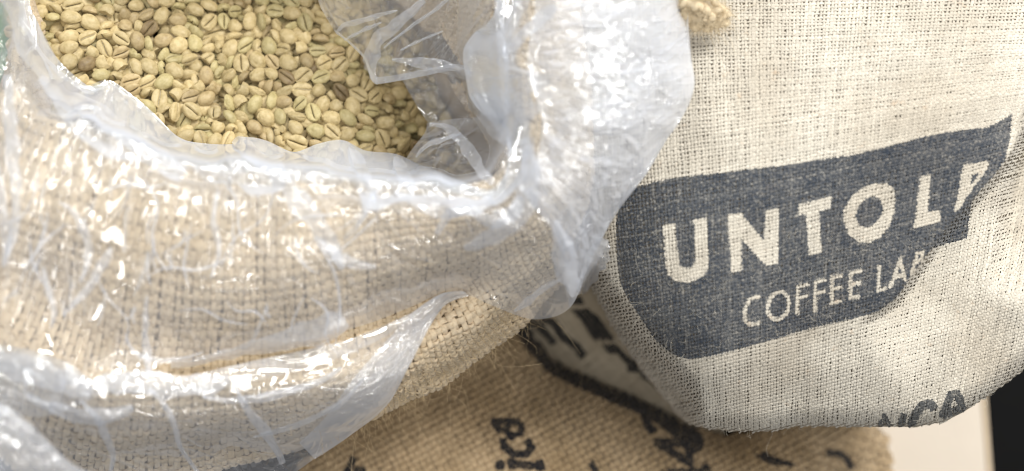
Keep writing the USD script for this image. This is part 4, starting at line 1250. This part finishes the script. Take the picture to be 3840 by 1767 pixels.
for k_ in range(30):                                        # long thin creases running over the cuff and the skirt
    cx_, cy_ = rgp.uniform(40, 1700), rgp.uniform(640, 1250)
    if cx_ > 1300 and cy_ > 1000:
        continue
    L_, a_ = rgp.uniform(160, 420), math.radians(rgp.choice([100, 75, 20, -20, 130]) + rgp.normal(0, 14))
    kink = rgp.uniform(-0.12, 0.12, 4) * L_
    pts_ = [(cx_ + L_ * (x - 0.5) * math.cos(a_) - kink[q] * math.sin(a_), cy_ + L_ * (x - 0.5) * math.sin(a_) + kink[q] * math.cos(a_)) for q, x in enumerate((0, 0.33, 0.66, 1.0))]
    if min(q[1] for q in pts_) < 620 or max(q[1] for q in pts_) > 1330 or min(q[0] for q in pts_) < -60:
        continue
    pleat(pts_, [3, rgp.uniform(6, 11), rgp.uniform(6, 11), 3], 'milky_film', 1.3, 300 + k_, n=50)
for k_ in range(34):                                        # short fine tucks down the cuff
    u0_, v0_ = rgp.uniform(60, 1750), rgp.uniform(640, 1160)
    if u0_ > 1250 and v0_ > 950:
        continue
    L_, a_ = rgp.uniform(60, 190), math.radians(rgp.normal(100, 17))
    pts_ = [(u0_ + L_ * x * math.cos(a_) + 7 * math.sin(5 * x + k_), v0_ + L_ * x * math.sin(a_)) for x in (0, 0.33, 0.66, 1.0)]
    pleat(pts_, [4, rgp.uniform(8, 17), rgp.uniform(8, 17), 4], 'clear_film', 0.9, 100 + k_, n=36)

# ------------------------------------------------------------------ loose fibres
def fibres(parent, name, base, out, count, length, mat, rg, w=0.00009, spread=0.8):
    pick = rg.integers(0, len(base), count)
    pts, n = [], 7
    for i in pick:
        d = out[i] + spread * rg.standard_normal(3)
        d /= np.linalg.norm(d)
        L = length * rg.lognormal(0, 0.55)
        bend = rg.standard_normal(3) * 0.9
        wig = rg.standard_normal(3) * 0.5
        q = np.linspace(0, 1, n)[:, None]
        pts.append(base[i] + L * (q * d + 0.45 * q * q * bend + 0.12 * np.sin(q * 7) * wig))
    c = UsdGeom.BasisCurves.Define(stage, numbered(parent.GetPath().pathString + '/' + name))
    c.CreateTypeAttr('linear')
    c.CreateCurveVertexCountsAttr(Vt.IntArray([n] * count))
    c.CreatePointsAttr(Vt.Vec3fArray.FromNumpy(np.vstack(pts).astype(np.float32)))
    c.CreateWidthsAttr(Vt.FloatArray.FromNumpy(np.full(n * count, w, np.float32)))
    c.SetWidthsInterpolation('vertex')
    UsdShade.MaterialBindingAPI.Apply(c.GetPrim()).Bind(UsdShade.Material.Get(stage, '/World/Looks/' + mat))
    setdata(c.GetPrim(), kind='stuff')


rgf = np.random.default_rng(77)
fu, fv, _ = UV(XT)
selL = (fu > 1000) & (fu < 2050) & (fv > 1080) & (fv < 1680) & ((nT * (EYE - XT)).sum(-1) > -0.25)
fibres(sackL, 'loose_fibres', XT[selL], nT[selL], 1500, 0.0042, 'fibre', rgf)
edge = selL & ((nT * (EYE - XT)).sum(-1) < 0.22)
if edge.sum() > 5:
    fibres(sackL, 'loose_fibres', XT[edge], nT[edge], 420, 0.0075, 'fibre', rgf, spread=0.5)
selR = okR & (RU > 2150) & (RV > 850) & (RV < 1640) & (RU < 3900)
fibres(sackR, 'loose_fibres', XR[selR], NR[selR], 2000, 0.0026, 'pale_fibre', rgf, w=0.00007)
selM = okM & (MU > 1000) & (MV > 1150)
fibres(sackM, 'loose_fibres', XM[selM], NM[selM], 1500, 0.0045, 'fibre', rgf)


# ------------------------------------------------------------------ frayed twist of jute by the edge of the plastic
def tube(points, radius, sides=8):
    p = np.asarray(points)
    t = np.gradient(p, axis=0)
    t /= np.linalg.norm(t, axis=1, keepdims=True)
    a = np.cross(t, [0.2, 0.1, 1.0])
    a /= np.linalg.norm(a, axis=1, keepdims=True)
    b = np.cross(t, a)
    g = np.arange(sides) * 2 * np.pi / sides
    r = np.broadcast_to(radius, (len(p),))[:, None, None]
    v = p[:, None] + r * (np.cos(g)[None, :, None] * a[:, None] + np.sin(g)[None, :, None] * b[:, None])
    n = len(p)
    f = gridfaces(sides, n, True)
    v = v.swapaxes(0, 1).reshape(-1, 3)
    return v, f


twist = thing('jute_twist', 'frayed golden twist of jute cloth lying on the pale sack beside the plastic flap', 'jute twist')
plain('twist_fibre', (0.72, 0.60, 0.41), 0.85, 0.25, 300)
PATHS = [[(2540, -60, 52), (2600, -10, 50), (2650, 30, 48), (2690, 50, 46), (2722, 70, 44), (2728, 92, 42)],
         [(2540, -40, 50), (2600, 20, 48), (2650, 60, 46), (2690, 40, 48), (2705, 30, 48), (2728, 62, 46)],
         [(2550, -10, 48), (2600, 50, 45), (2640, 84, 43), (2680, 82, 43), (2710, 84, 43), (2726, 96, 42)],
         [(2555, 30, 46), (2595, 78, 42), (2635, 98, 41), (2670, 92, 42), (2700, 70, 45), (2712, 52, 46)],
         [(2560, -60, 54), (2630, -20, 52), (2670, 0, 50), (2700, 26, 48), (2716, 44, 47), (2712, 66, 46)],
         [(2570, 60, 44), (2600, 96, 40), (2630, 104, 40), (2660, 100, 41), (2690, 96, 42), (2718, 90, 43)],
         [(2560, 0, 51), (2610, 20, 51), (2650, 40, 50), (2670, 62, 48), (2660, 80, 46), (2640, 72, 47)]]
hb, hn = [], []
for k, pth in enumerate(PATHS):
    q = dense(pth, 60)
    c = P(q[:, 0], q[:, 1], q[:, 2] * 1e-3)
    c = c + 0.0009 * np.stack([ndimage.gaussian_filter1d(rgf.standard_normal(60), 2) for _ in range(3)], -1)
    rad_ = 0.0024 * (1 + 0.25 * np.sin(np.linspace(0, 26, 60) + k)) * np.clip(np.linspace(1.15, 0.55, 60), 0, 2)
    v, f = tube(c, rad_)
    put('strand', (v, f), 'twist_fibre', twist)
    hb.append(v)
    hn.append((v.reshape(8, 60, 3) - c[None]).reshape(-1, 3) / 0.0024)
fibres(twist, 'frayed_fibres', np.vstack(hb), np.vstack(hn), 2600, 0.0030, 'twist_fibre', rgf, w=0.0001)
print('triangles', sum(len(UsdGeom.Mesh(p).GetFaceVertexCountsAttr().Get()) for p in stage.Traverse() if p.IsA(UsdGeom.Mesh)))
